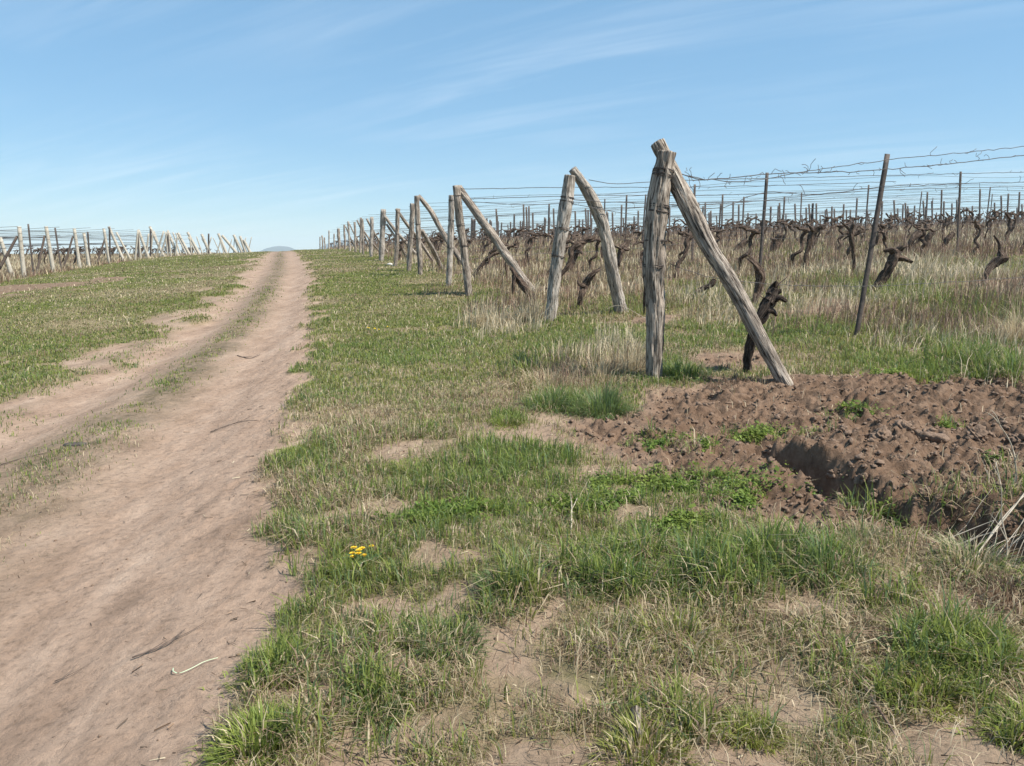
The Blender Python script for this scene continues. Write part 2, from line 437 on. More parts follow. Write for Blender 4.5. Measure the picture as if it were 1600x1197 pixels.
def blade_material(name, trans=.28):
    m, nt, ns, ls, out = new_mat(name)
    at = ns.new('ShaderNodeAttribute'); at.attribute_name = 'tint'
    d = ns.new('ShaderNodeBsdfPrincipled'); d.inputs['Roughness'].default_value = .55; d.inputs['Specular IOR Level'].default_value = .3
    t = ns.new('ShaderNodeBsdfTranslucent')
    ls.new(at.outputs['Color'], d.inputs['Base Color']); ls.new(at.outputs['Color'], t.inputs['Color'])
    mx = ns.new('ShaderNodeMixShader'); mx.inputs[0].default_value = trans
    ls.new(d.outputs[0], mx.inputs[1]); ls.new(t.outputs[0], mx.inputs[2]); ls.new(mx.outputs[0], out.inputs[0])
    return m

def wood_material(name, dark, mid, pale, zs=3.0, xs=42, bump=1.0):
    m, nt, ns, ls, out = new_mat(name)
    bs = ns.new('ShaderNodeBsdfPrincipled'); bs.inputs['Roughness'].default_value = .88; bs.inputs['Specular IOR Level'].default_value = .2
    tcn = ns.new('ShaderNodeAttribute'); tcn.attribute_name = 'grain'
    vec = tcn.outputs['Vector']
    mpn = ns.new('ShaderNodeMapping'); mpn.inputs['Scale'].default_value = (xs, xs, zs); ls.new(vec, mpn.inputs['Vector'])
    n1 = noise(ns, ls, mpn.outputs[0], 1.0, 7, .68, .35)
    n2 = noise(ns, ls, vec, 4.0, 4, .6)
    r = ramp(ns, [(.33, dark), (.43, tuple(.6 * a + .4 * b for a, b in zip(mid, dark))), (.50, mid), (.66, pale)])
    ls.new(n1.outputs['Fac'], r.inputs[0])
    r2 = ramp(ns, [(.35, (.68, .66, .64)), (.65, (1.12, 1.1, 1.08))]); ls.new(n2.outputs['Fac'], r2.inputs[0])
    mm = ns.new('ShaderNodeMix'); mm.data_type = 'RGBA'; mm.blend_type = 'MULTIPLY'; mm.inputs[0].default_value = 1
    ls.new(r.outputs[0], mm.inputs[6]); ls.new(r2.outputs[0], mm.inputs[7]); ls.new(mm.outputs[2], bs.inputs['Base Color'])
    mp3 = ns.new('ShaderNodeMapping'); mp3.inputs['Scale'].default_value = (xs * 2.6, xs * 2.6, zs * 2.4); ls.new(vec, mp3.inputs['Vector'])
    n3 = noise(ns, ls, mp3.outputs[0], 1.0, 4, .6, .6)
    crk = ramp(ns, [(.39, (.16, .14, .125)), (.45, (1, 1, 1))]); ls.new(n3.outputs['Fac'], crk.inputs[0])
    m2 = ns.new('ShaderNodeMix'); m2.data_type = 'RGBA'; m2.blend_type = 'MULTIPLY'; m2.inputs[0].default_value = 1
    ls.new(mm.outputs[2], m2.inputs[6]); ls.new(crk.outputs[0], m2.inputs[7]); ls.new(m2.outputs[2], bs.inputs['Base Color'])
    hsum = ns.new('ShaderNodeMath'); hsum.operation = 'MULTIPLY_ADD'; hsum.inputs[1].default_value = .5
    ls.new(crk.outputs[0], hsum.inputs[0]); ls.new(n1.outputs['Fac'], hsum.inputs[2])
    bp = ns.new('ShaderNodeBump'); bp.inputs['Strength'].default_value = bump; bp.inputs['Distance'].default_value = .02
    ls.new(hsum.outputs[0], bp.inputs['Height']); ls.new(bp.outputs[0], bs.inputs['Normal'])
    ls.new(bs.outputs[0], out.inputs[0])
    return m

def plain_material(name, a, b, scale=30, rough=.7, metal=0.0, bump=.3):
    m, nt, ns, ls, out = new_mat(name)
    bs = ns.new('ShaderNodeBsdfPrincipled'); bs.inputs['Roughness'].default_value = rough; bs.inputs['Metallic'].default_value = metal
    geo = ns.new('ShaderNodeNewGeometry')
    n = noise(ns, ls, geo.outputs['Position'], scale, 5, .6)
    r = ramp(ns, [(.35, a), (.65, b)]); ls.new(n.outputs['Fac'], r.inputs[0]); ls.new(r.outputs[0], bs.inputs['Base Color'])
    bp = ns.new('ShaderNodeBump'); bp.inputs['Strength'].default_value = bump; bp.inputs['Distance'].default_value = .01
    ls.new(n.outputs['Fac'], bp.inputs['Height']); ls.new(bp.outputs[0], bs.inputs['Normal'])
    ls.new(bs.outputs[0], out.inputs[0])
    return m

M_GROUND = ground_material()
M_GRASS = blade_material('grass_blade', .45)
M_STRAW = blade_material('straw_blade', .2)
M_WOOD = wood_material('weathered_wood', (.066, .055, .046), (.345, .292, .242), (.55, .495, .425))
M_WOODP = wood_material('pale_weathered_wood', (.14, .122, .104), (.42, .375, .325), (.60, .55, .49))
M_BARK = wood_material('vine_bark', (.028, .019, .014), (.105, .073, .054), (.25, .19, .148), 9, 55, 1.0)
M_BARK_SHADED = wood_material('shaded_vine_bark', (.014, .010, .008), (.058, .042, .033), (.19, .15, .12), 9, 55, 1.0)  # darker copy of the vine bark, shade put into its colour
M_CANE = plain_material('vine_cane', (.10, .062, .045), (.20, .135, .098), 25, .7)
M_STEEL = plain_material('rusty_steel', (.040, .033, .030), (.105, .083, .070), 18, .75, .2)
M_WIRE = plain_material('old_wire', (.045, .042, .042), (.115, .105, .10), 12, .6, .3)
M_TIE = plain_material('binding_wire', (.035, .028, .025), (.085, .065, .055), 40, .7, .2)
M_CONC = plain_material('bare_concrete', (.31, .275, .22), (.46, .42, .35), 14, .9, 0, .4)
M_CLOD = plain_material('clod_soil', (.115, .073, .048), (.225, .152, .104), 60, .95, 0, 1.0)
M_DRYWOOD = plain_material('bleached_stalk', (.30, .25, .18), (.50, .43, .34), 20, .8)
M_TWIG = plain_material('dark_twig', (.055, .04, .032), (.15, .11, .085), 30, .85)
M_STONE = plain_material('pale_stone', (.45, .42, .38), (.68, .65, .60), 20, .85)
M_HILL = plain_material('wooded_hill', (.025, .030, .024), (.055, .058, .045), .02, .95, 0, 0)

# ------------------------------------------------------------------ object helpers
def tag(o, label=None, cat=None, group=None, kind=None):
    if label: o['label'] = label
    if cat: o['category'] = cat
    if group: o['group'] = group
    if kind: o['kind'] = kind
    return o

def fast_mesh(name, V, quads=None, tris=None):
    me = bpy.data.meshes.new(name)
    V = np.asarray(V, np.float32)
    nq = 0 if quads is None else len(quads); nt_ = 0 if tris is None else len(tris)
    me.vertices.add(len(V)); me.vertices.foreach_set('co', V.ravel())
    loops = np.concatenate([np.asarray(quads, np.int32).ravel() if nq else np.zeros(0, np.int32), np.asarray(tris, np.int32).ravel() if nt_ else np.zeros(0, np.int32)])
    me.loops.add(len(loops)); me.loops.foreach_set('vertex_index', loops)
    me.polygons.add(nq + nt_)
    starts = np.concatenate([np.arange(nq) * 4, nq * 4 + np.arange(nt_) * 3]).astype(np.int32)
    me.polygons.foreach_set('loop_start', starts)
    me.update(calc_edges=True)
    return me

def link(name, me, mat, parent=None, loc=None, smooth=True):
    o = bpy.data.objects.new(name, me); COL.objects.link(o)
    if mat is not None and not me.materials: me.materials.append(mat)
    if smooth: me.polygons.foreach_set('use_smooth', np.ones(len(me.polygons), bool))
    if parent is not None: o.parent = parent
    if loc is not None: o.location = loc
    return o

def empty(name, loc):
    o = bpy.data.objects.new(name, None); o.empty_display_size = .2; COL.objects.link(o); o.location = loc
    return o

class MB:
    """Collects tubes and solids into one mesh, with a grain coordinate per vertex."""
    def __init__(s): s.V = []; s.Q = []; s.T = []; s.G = []; s.n = 0
    def add(s, V, Q=None, T=None, G=None):
        V = np.asarray(V, float)
        s.V.append(V); s.G.append(V if G is None else np.asarray(G, float))
        if Q is not None and len(Q): s.Q.append(np.asarray(Q) + s.n)
        if T is not None and len(T): s.T.append(np.asarray(T) + s.n)
        s.n += len(V)
    def tube(s, P, r, sides=6, rough=0.0, ridges=0, seed=0, caps=True, flat_top=False, n=None):
        P = np.asarray(P, float); r = np.broadcast_to(np.asarray(r, float), (len(P),)).copy()
        if n:                                             # resample along the length
            L = np.concatenate([[0], np.cumsum(np.linalg.norm(np.diff(P, axis=0), axis=1))])
            t = np.linspace(0, L[-1], n)
            r = np.interp(t, L, r)
            P = catmull(P, L, t)
        T = np.gradient(P, axis=0); T /= np.linalg.norm(T, axis=1)[:, None] + 1e-9
        a = np.array([0, 1, 0.]) if abs(T[0][1]) < .9 else np.array([1., 0, 0])
        N = np.cross(T, a); N /= np.linalg.norm(N, axis=1)[:, None] + 1e-9
        B = np.cross(T, N)
        th = np.arange(sides) / sides * 2 * math.pi
        rr = np.repeat(r[:, None], sides, 1)
        L = np.concatenate([[0], np.cumsum(np.linalg.norm(np.diff(P, axis=0), axis=1))])
        if rough:
            tt = np.repeat(th[None], len(P), 0); ll = np.repeat(L[:, None], sides, 1)
            cx_, cy_ = np.cos(tt), np.sin(tt)
            k = fbm(cx_ * 1.6 + 5 + seed * 3.1, ll * 5 + cy_ * 1.6, 3, seed) - .5
            rr = rr * (1 + rough * 2 * k)
            if ridges:
                k2 = 1 - np.abs(2 * vnoise(tt / (2 * math.pi) * ridges + .35 * fbm(tt, ll * 3, 2, seed + 9) * 2, ll * 1.6 + seed, seed + 3) - 1)
                rr = rr * (1 - rough * .75 * k2 ** 4)
        C = np.cos(th)[None, :, None] * N[:, None, :] + np.sin(th)[None, :, None] * B[:, None, :]
        V = (P[:, None, :] + C * rr[:, :, None]).reshape(-1, 3)
        G = np.stack([np.repeat(np.cos(th)[None] * r.mean(), len(P), 0) + seed * 1.7, np.repeat(np.sin(th)[None] * r.mean(), len(P), 0), np.repeat(L[:, None], sides, 1)], -1).reshape(-1, 3)
        i = np.arange(len(P) - 1)[:, None] * sides; j = np.arange(sides)[None]; j2 = (j + 1) % sides
        Q = np.stack([i + j, i + j2, i + sides + j2, i + sides + j], -1).reshape(-1, 4)
        Tt = None
        if caps:
            nv = len(V); k = np.arange(sides)
            V = np.vstack([V, P[0], P[-1]]); G = np.vstack([G, G[0] * [0, 0, 1], G[-2] * [0, 0, 1] + [seed, 0, 0]])
            base = (len(P) - 1) * sides
            Tt = np.vstack([np.stack([(k + 1) % sides, k, np.full(sides, nv)], -1), np.stack([base + k, base + (k + 1) % sides, np.full(sides, nv + 1)], -1)])
        s.add(V, Q, Tt, G)
        return s
    def mesh(s, name, origin=(0, 0, 0)):
        V = np.vstack(s.V) - np.asarray(origin)
        me = fast_mesh(name, V, np.vstack(s.Q) if s.Q else None, np.vstack(s.T) if s.T else None)
        a = me.attributes.new('grain', 'FLOAT_VECTOR', 'POINT'); a.data.foreach_set('vector', np.vstack(s.G).astype(np.float32).ravel())
        return me
    def build(s, name, mat, parent=None, origin=(0, 0, 0), smooth=True):
        """origin: world point that becomes the object's own origin (for parts: their thing's location)."""
        o = link(name, s.mesh(name, origin), mat, parent, None if parent is not None else origin, smooth)
        return o

def catmull(P, L, t):
    out = np.zeros((len(t), 3)); m = np.gradient(P, L, axis=0) if len(P) > 2 else np.repeat(((P[1] - P[0]) / (L[1] - L[0]))[None], 2, 0)
    idx = np.clip(np.searchsorted(L, t) - 1, 0, len(L) - 2)
    h = (L[idx + 1] - L[idx])[:, None]; s = ((t - L[idx])[:, None]) / h
    return ((2 * s**3 - 3 * s**2 + 1) * P[idx] + (s**3 - 2 * s**2 + s) * h * m[idx] + (-2 * s**3 + 3 * s**2) * P[idx + 1] + (s**3 - s**2) * h * m[idx + 1])

# ------------------------------------------------------------------ the ground sheet
def axis_steps():
    ys = list(np.arange(-7, 1.3, .35)); y = 1.3
    while y < 3500:
        ys.append(y); y += max(.016, .0058 * y) if y < 13 else .0095 * y if y < 60 else .035 * y
    xs = list(np.arange(-3.2, 5.2, .022)); x = 5.2
    right = []
    while x < 3500:
        right.append(x); x += max(.03, .02 * (x - 3.4))
    left = []; x = -3.2
    while x > -3500:
        x -= max(.03, .02 * (-x - 1.8)); left.append(x)
    return np.array(sorted(left) + xs + right), np.array(ys)

gx, gy = axis_steps()
GX, GY = np.meshgrid(gx, gy)
sh_ = GX.shape
fx_, fy_ = GX.ravel(), GY.ravel()
gz = H(fx_, fy_)
R_, T_, B_, cov_, hg_, dr_, fr_, st_, s2_ = fields(fx_, fy_)
lx_, rx_ = road_edges(fy_)
wv = (fx_ - lx_) / np.maximum(rx_ - lx_, .3)
strip_ = np.exp(-((wv - .5 + .10 * (fbm(fx_ * .7, fy_ * .7, 3, 79) - .5)) / .14) ** 2) * sstep(R_, .3, .9) * (.45 + .5 * sstep(fbm(fx_ * 2.6, fy_ * 1.8, 5, 77, .65), .32, .56))
strip_ = np.maximum(strip_, .55 * R_ * (1 - sstep(wv, .02, .16)) * sstep(fbm(fx_ * 1.2, fy_ * .8, 4, 78), .4, .62))
thatch = np.clip(np.maximum(cov_ * (1 - .8 * R_), sstep(fy_, 7, 16) * (1 - R_) * .9), 0, 1) * .9
thatch = np.maximum(thatch, np.clip(st_, 0, .9))
dom = [np.where((T_ > .5) & (R_ < .5), 2, np.where(R_ > .5, 1, 0))]
cls = dom[0].reshape(sh_)
nx, ny = sh_[1], sh_[0]
idx = np.arange(nx * ny).reshape(sh_)
Q = np.stack([idx[:-1, :-1], idx[:-1, 1:], idx[1:, 1:], idx[1:, :-1]], -1).reshape(-1, 4)
qc = cls[:-1, :-1].ravel()
P3 = np.stack([fx_, fy_, gz], -1)
PG = P3.reshape(ny, nx, 3)
dX = np.gradient(PG, axis=1); dYv = np.gradient(PG, axis=0)
NN = np.cross(dX, dYv).reshape(-1, 3); NN /= np.linalg.norm(NN, axis=1)[:, None]
zone = np.stack([R_, T_, thatch * (1 - .85 * T_), strip_], -1).astype(np.float32)
for k, nm in ((0, 'ground'), (1, 'dirt_track'), (2, 'tilled_soil')):
    q = Q[qc == k]
    used, inv = np.unique(q, return_inverse=True)
    me = fast_mesh(nm, P3[used], inv.reshape(-1, 4))
    a = me.attributes.new('zone', 'FLOAT_COLOR', 'POINT'); a.data.foreach_set('color', zone[used].ravel())
    o = link(nm, me, M_GROUND)
    me.normals_split_custom_set_from_vertices([tuple(v) for v in NN[used]])
    tag(o, kind='structure')

# ------------------------------------------------------------------ blades
def blades(name, P, h, w, az, lean, col, mat, tipcol=None, origin=(0, 0, 0), parent=None):
    n = len(P); P = np.asarray(P) - np.asarray(origin)
    d = np.stack([np.cos(az), np.sin(az), np.zeros(n)], -1)
    wa = az + math.pi / 2 + RNG.normal(0, .5, n)
    wd = np.stack([np.cos(wa), np.sin(wa), np.zeros(n)], -1) * (w / 2)[:, None]
    up = np.array([0, 0, 1.0])
    base = P - up * .012
    mid = P + up * (h * .58 * (1 - .18 * lean ** 2))[:, None] + d * (h * lean * .30)[:, None]
    tip = P + up * (h * np.clip(1 - .45 * lean ** 2, .12, 1))[:, None] + d * (h * lean * .95)[:, None]
    V = np.stack([base - wd, base + wd, mid - wd * .8, mid + wd * .8, tip], 1).reshape(-1, 3)
    b = np.arange(n)[:, None] * 5
    quads = b + np.array([[0, 1, 3, 2]]); tris = b + np.array([[2, 3, 4]])
    me = fast_mesh(name, V, quads, tris)
    if tipcol is None: tipcol = col
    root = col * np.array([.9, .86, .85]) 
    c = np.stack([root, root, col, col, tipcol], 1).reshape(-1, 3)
    c = np.concatenate([c, np.ones((len(c), 1))], 1).astype(np.float32)
    a = me.attributes.new('tint', 'FLOAT_COLOR', 'POINT'); a.data.foreach_set('color', c.ravel())
    return link(name, me, mat, parent, None if parent is not None else tuple(origin), smooth=False)

C_OLIVE = np.array([.235, .238, .066]); C_GREEN = np.array([.176, .235, .056]); C_BLUE = np.array([.130, .196, .096])
C_LIME = np.array([.275, .315, .066]); C_DRY = np.array([.36, .29, .175]); C_STRAW = np.array([.52, .44, .30]); C_PINK = np.array([.27, .185, .125])

def grass_colour(dry, fresh, n):
    r = RNG.random(n)
    isdry = r < dry
    g = lerp(C_OLIVE, C_GREEN, np.clip(fresh * 1.4, 0, 1)[:, None])
    k = RNG.random(n)
    g = np.where((k < .22)[:, None], lerp(g, C_BLUE, .8), g); g = np.where((k > .82)[:, None], lerp(g, C_LIME, .7), g)
    dcol = np.where((RNG.random(n) < .3)[:, None], C_PINK, lerp(C_DRY, C_STRAW, RNG.random(n)[:, None]))
    c = np.where(isdry[:, None], dcol, g)
    return c * RNG.uniform(.78, 1.22, n)[:, None], isdry

def sample_ground(n, y0, y1, power, spread=.88, margin=1.7):
    """Points over the ground, thinning with distance as a power of it."""
    q = RNG.random(n); e = 2 - power       # density ~ Y^-power, width ~ Y
    Y = (y0 ** e + q * (y1 ** e - y0 ** e)) ** (1 / e) if abs(e) > 1e-6 else y0 * (y1 / y0) ** q
    X = RNG.uniform(-1, 1, n) * (spread * Y + margin)
    return X, Y

NG = 2100000
X, Y = sample_ground(NG, 1.55, 120, 1.60)
R, T, B, cov, hgt, dry, fresh, straw, sh = fields(X, Y)
keep = RNG.random(NG) < cov
X, Y, hgt, dry, fresh = X[keep], Y[keep], hgt[keep], dry[keep], fresh[keep]
Z = H(X, Y)
# tussocky growth: pull blades towards clump centres
n = len(X)
cc, isd = grass_colour(dry, fresh, n)
pxs = Y / 768.0
fk = (.40 * sstep(Y, 6, 16))[:, None]
cc = lerp(cc, lerp(C_OLIVE, C_DRY, np.clip(dry, 0, 1)[:, None]) * RNG.uniform(.9, 1.1, n)[:, None], fk)
hh = hgt * RNG.uniform(.45, 1.35, n) * lerp(1.0, .35 + 1.35 * fbm(X * 8, Y * 8, 3, 57), 1 - .75 * sstep(Y, 7, 30))
ww = np.maximum(np.clip(hh * .04 * RNG.lognormal(0, .45, n), .0018, .008), pxs * RNG.uniform(.55, .95, n)) 
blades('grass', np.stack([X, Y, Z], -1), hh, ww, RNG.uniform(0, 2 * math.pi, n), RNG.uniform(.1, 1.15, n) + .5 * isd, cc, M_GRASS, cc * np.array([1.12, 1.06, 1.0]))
tag(bpy.data.objects['grass'], 'short mixed green and dry grass covering the verges', 'grass', kind='stuff')

NS = 720000
X, Y = sample_ground(NS, 1.55, 120, 1.45)
R, T, B, cov, hgt, dry, fresh, straw, sh = fields(X, Y)
keep = RNG.random(NS) < straw * .75
X, Y, sh = X[keep], Y[keep], sh[keep]
n = len(X); Z = H(X, Y)
hh = sh * RNG.uniform(.35, 1.25, n)
mixs = RNG.random(n)[:, None]
pk = fbm(X * .5, Y * .5, 3, 97)[:, None]
cc = np.where(mixs < sstep(pk, .4, .7) * .8, C_PINK * np.array([.85, .8, .8]), lerp(C_DRY, C_STRAW * 1.12, np.clip(RNG.random(n)[:, None] * .7 + (.55 - pk) * 2, 0, 1))) * RNG.uniform(.75, 1.2, n)[:, None]
ww = np.maximum(.0028, Y / 768 * RNG.uniform(.40, .75, n))
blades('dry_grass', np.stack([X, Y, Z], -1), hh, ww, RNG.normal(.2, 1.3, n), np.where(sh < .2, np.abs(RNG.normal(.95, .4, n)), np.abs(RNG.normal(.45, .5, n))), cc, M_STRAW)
tag(bpy.data.objects['dry_grass'], 'tall dry straw coloured grass among the vines', 'dry grass', kind='stuff')

NK = 260000
X, Y = sample_ground(NK, 12, 112, 1.25)
ALLR = np.concatenate([ROWS[ROWS > 12], 48.1 + 3.7 * np.arange(1, 18)])
tt = (X - 1.45) * -.265 + (Y - 7.7) * .964; yy0 = 7.7 + tt * .964
dd = np.min(np.abs(yy0[:, None] - ALLR[None]), axis=1)
keep = (RNG.random(NK) < .75 * (1 - sstep(dd, .25, 1.0))) & (X - end_line(Y) > .6) & (fbm(X * .8, Y * .8, 3, 98) > .36)
X, Y = X[keep], Y[keep]; n = len(X); Z = H(X, Y)
hh = RNG.uniform(.15, .8, n) * (.5 + fbm(X * .7, Y * .7, 2, 99))
cc = lerp(np.array([.115, .070, .050]), np.array([.27, .185, .13]), RNG.random(n)[:, None])
blades('dry_stems', np.stack([X, Y, Z], -1), hh, np.maximum(.003, Y / 768 * RNG.uniform(.25, .5, n)), RNG.uniform(0, 6.28, n), np.abs(RNG.normal(.3, .4, n)), cc, M_STRAW)
tag(bpy.data.objects['dry_stems'], 'reddish brown tangle of dry stems along the vine rows', 'dry stems', kind='stuff')

# flat litter of dead blades lying on bare soil and track edge
NL = 60000
X, Y = sample_ground(NL, 1.55, 30, 1.7)
R, T, B, cov, hgt, dry, fresh, straw, sh = fields(X, Y)
lx, rx = road_edges(Y)
p = np.maximum(.35 * (1 - R) * (1 - T), (.014 * R) + .5 * np.exp(-((X - rx) / .3) ** 2) * .5)
keep = RNG.random(NL) < p
X, Y = X[keep], Y[keep]; n = len(X)
cc = np.where((RNG.random(n) < .7)[:, None], np.array([.13, .095, .068]), np.where((RNG.random(n) < .5)[:, None], C_STRAW, C_PINK)) * RNG.uniform(.7, 1.2, n)[:, None]
az = RNG.uniform(0, 2 * math.pi, n); Ln = RNG.uniform(.015, .055, n)
d = np.stack([np.cos(az), np.sin(az)], -1); wd = np.stack([-np.sin(az), np.cos(az)], -1) * np.maximum(.0009, Y / 768 * .30)[:, None]
p0 = np.stack([X, Y], -1); p1 = p0 + d * Ln[:, None]
pts = np.stack([p0 - wd, p0 + wd, p1 + wd, p1 - wd], 1).reshape(-1, 2)
zz = H(pts[:, 0], pts[:, 1]) + RNG.uniform(.003, .012, len(pts))
me = fast_mesh('plant_litter', np.concatenate([pts, zz[:, None]], 1), np.arange(4 * n).reshape(-1, 4))
a = me.attributes.new('tint', 'FLOAT_COLOR', 'POINT'); a.data.foreach_set('color', np.concatenate([np.repeat(cc, 4, 0), np.ones((4 * n, 1))], 1).astype(np.float32).ravel())
tag(link('plant_litter', me, M_STRAW, smooth=False), 'dead blades and straw scattered over the bare soil', 'litter', kind='stuff')

# chickweed mats: many small round leaves
WEED = [ell(*p) for p in [(1080, 762, 130, 20), (960, 770, 50, 20), (1180, 790, 40, 14), (720, 800, 80, 14), (1060, 820, 60, 14), (1185, 682, 50, 11), (1030, 692, 50, 9), (1110, 705, 16, 8), (1280, 760, 40, 10), (1340, 646, 30, 4), (1495, 660, 22, 4), (1375, 790, 30, 10), (1410, 585, 60, 7), (1560, 745, 14, 8), (1480, 795, 16, 7), (900, 790, 60, 12), (640, 815, 40, 8)]]
ex = [(e[0] + RNG.normal(0, .5, k) * e[2], e[1] + RNG.normal(0, .5, k) * e[3]) for e in WEED for k in [int(1500 + 42000 * e[2] * e[3])]]
X = np.concatenate([e[0] for e in ex]); Y = np.concatenate([e[1] for e in ex])
keep = fbm(X * 6, Y * 6, 3, 61) > .47
X, Y = X[keep], Y[keep]; n = len(X)
Z = H(X, Y) + np.abs(RNG.normal(0, .02, n)) + .006
a_ = RNG.uniform(0, 2 * math.pi, n); s_ = RNG.lognormal(math.log(.008), .4, n)
ux = np.stack([np.cos(a_), np.sin(a_), RNG.normal(0, .45, n)], -1) * s_[:, None]
vx = np.stack([-np.sin(a_), np.cos(a_), RNG.normal(0, .45, n)], -1) * (s_ * .6)[:, None]
c0 = np.stack([X, Y, Z], -1)
V = np.stack([c0 - ux, c0 + vx, c0 + ux, c0 - vx], 1).reshape(-1, 3)
me = fast_mesh('chickweed', V, np.arange(4 * n).reshape(-1, 4))
cc = lerp(np.array([.13, .22, .035]), np.array([.27, .33, .07]), np.clip(RNG.random(n) * .6 + (fbm(X * 4, Y * 4, 3, 63) - .35) * 1.6, 0, 1)[:, None]) * RNG.uniform(.6, 1.15, n)[:, None]
a = me.attributes.new('tint', 'FLOAT_COLOR', 'POINT'); a.data.foreach_set('color', np.concatenate([np.repeat(cc, 4, 0), np.ones((4 * n, 1))], 1).astype(np.float32).ravel())
tag(link('chickweed', me, M_GRASS, smooth=False), 'bright green mats of small leaved weeds on the soil', 'weeds', kind='stuff')

# ------------------------------------------------------------------ soil crumbs and clods
def ico(sub):
    import bmesh
    bm = bmesh.new(); bmesh.ops.create_icosphere(bm, subdivisions=sub, radius=1)
    V = np.array([v.co[:] for v in bm.verts]); F = np.array([[v.index for v in f.verts] for f in bm.faces]); bm.free()
    return V, F
ICO1, ICO2, ICO3, ICO4 = ico(1), ico(2), ico(3), ico(4)
def lump(base, seed, amp):
    V, F = base
    k = fbm(V[:, 0] * 1.4 + seed * 3.3 + V[:, 2], V[:, 1] * 1.4 - V[:, 2] * 1.2 + seed, 3, seed) - .5
    return V * (1 + amp * 2 * k)[:, None], F
def angular(base, seed, k=9, rough=.18):
    rs = np.random.default_rng(seed); V, F = base
    N = rs.normal(0, 1, (k + 6, 3)); N /= np.linalg.norm(N, axis=1)[:, None]
    D = rs.uniform(.55, 1.0, k + 6)
    q = V @ N.T
    r = np.min(np.where(q > .05, D / np.maximum(q, .05), 9), axis=1)
    r = np.minimum(r, 1.25)
    kk = fbm(V[:, 0] * 2.6 + seed * 3.3 + V[:, 2], V[:, 1] * 2.6 - V[:, 2] * 2.2 + seed, 3, seed, .65) - .5
    return V * (r * (1 + rough * 3 * kk))[:, None], F
NC = 8500
X, Y = sample_ground(NC * 8, 2.2, 12, 1.5, .75, .3)
Tm = till_mask(X, Y) * (Y < 12) + .22 * bare_mask(X, Y) + .004 * road_mask(X, Y) + .03
keep = RNG.random(len(X)) < Tm * .75
X, Y = X[keep][:NC], Y[keep][:NC]; n = len(X); Tm = Tm[keep][:NC]
Z = H(X, Y)
s = np.clip(RNG.lognormal(math.log(.0048), .8, n),   .0022, .019) * np.where(Tm > .6, 1.15, .35)
lumps = [angular(ICO2, k, 5, .5)[0] for k in range(8)]; LF = ICO2[1]
LV = np.stack(lumps)[RNG.integers(0, 8, n)] * (s[:, None] * RNG.uniform(.6, 1.4, (n, 3)))[:, None, :]
ang = RNG.uniform(0, 6.28, n); ca, sa = np.cos(ang)[:, None], np.sin(ang)[:, None]
LV = np.stack([LV[..., 0] * ca - LV[..., 1] * sa, LV[..., 0] * sa + LV[..., 1] * ca, LV[..., 2] * .8], -1)
V = (LV + np.stack([X, Y, Z + s * .25], -1)[:, None, :]).reshape(-1, 3)
F = (LF[None] + (np.arange(n) * len(lumps[0]))[:, None, None]).reshape(-1, 3)
tag(link('soil_crumbs', fast_mesh('soil_crumbs', V, None, F), M_CLOD, smooth=False), 'loose crumbs of brown soil strewn over the tilled ground', 'soil', kind='stuff')

CLODS = [  # px, py, half-width px, label
    (1458, 697, 23, 'largest brown soil clod standing up in the tilled patch'),
    (1372, 712, 15, 'rough soil clod left of the largest standing clod'),
    (1262, 680, 9, 'small round soil clod above the dark furrow bank'),
    (1408, 693, 13, 'flat soil clod just left of the largest standing clod'),
    (1520, 690, 11, 'soil clod right of the largest standing clod'),
    (1290, 830, 14, 'pale soil clod in front of the furrow near the lush grass'),
    (1240, 838, 12, 'pale low clod beside the tall green grass'),
    (1475, 607, 9, 'pale grey clod at the back edge of the tilled patch'),
    (1445, 790, 12, 'broad clod sitting on the edge of the furrow bank'),
    (1345, 758, 10, 'clod on the upper lip of the dark furrow'),
    (1510, 770, 13, 'clod beside the dry branching stalk'),
    (1110, 655, 7, 'small clod behind the weed patch near the strut foot'),
    (1190, 720, 13, 'smooth clod at the left tip of the furrow'),
    (1080, 660, 6, 'tiny clod on the bare strip near the nearest post'),
    (1400, 745, 9, 'crumbly clod in the middle of the tilled patch'),
    (1550, 615, 8, 'clod at the far right of the tilled patch'),
    (1590, 690, 10, 'clod at the right edge of the photo behind the stalk'),
    (1330, 690, 8, 'lone clod in the flat part of the tilled patch'),
]
for k, (px, py, hw, lab) in enumerate(CLODS):
    x, y = gpt(px, py); r = hw / FPX * y
    V, F = angular(ICO4, 40 + k, 8, .55)
    V = V * 1.15 * r * np.array([1, .85, .75])
    z = H1(x, y)
    tag(link('soil_clod', fast_mesh('soil_clod', V, None, F), M_CLOD, None, (x, y, z + r * .25), smooth=False), lab, 'soil clod', 'clods on the tilled soil')

# ------------------------------------------------------------------ wooden end posts and struts of the right field
def base_Y(px, py=400):
    """depth at which a line of sight meets the line of end posts"""
    d = ray(px, py); t = d[0] / d[1]
    return (1.45 + .275 * 7.7) / (t + .275)

def shaft_points(pts, Y0, Y1):
    """photo points (foot to top) -> world points, depth running from Y0 to Y1"""
    n = len(pts)
    return np.array([at_Y(p[0], p[1], Y0 + (Y1 - Y0) * i / (n - 1)) for i, p in enumerate(pts)])

def tie_ring(mb, c, ax, r, turns=2, seed=0):
    rs = random.Random(seed)
    ax = np.asarray(ax) / np.linalg.norm(ax)
    a = np.cross(ax, [0, 1, 0]); a /= np.linalg.norm(a); b = np.cross(ax, a)
    for k in range(turns):
        tilt = rs.uniform(-.16, .16); ph = rs.uniform(0, 6.28); off = rs.uniform(-.012, .012)
        th = np.linspace(0, 2 * math.pi, 25)
        P = np.array([c + (a * math.cos(t) + b * math.sin(t)) * r + ax * (off + tilt * r * math.sin(t + ph)) for t in th])
        mb.tube(P, .0045, 5, caps=False)

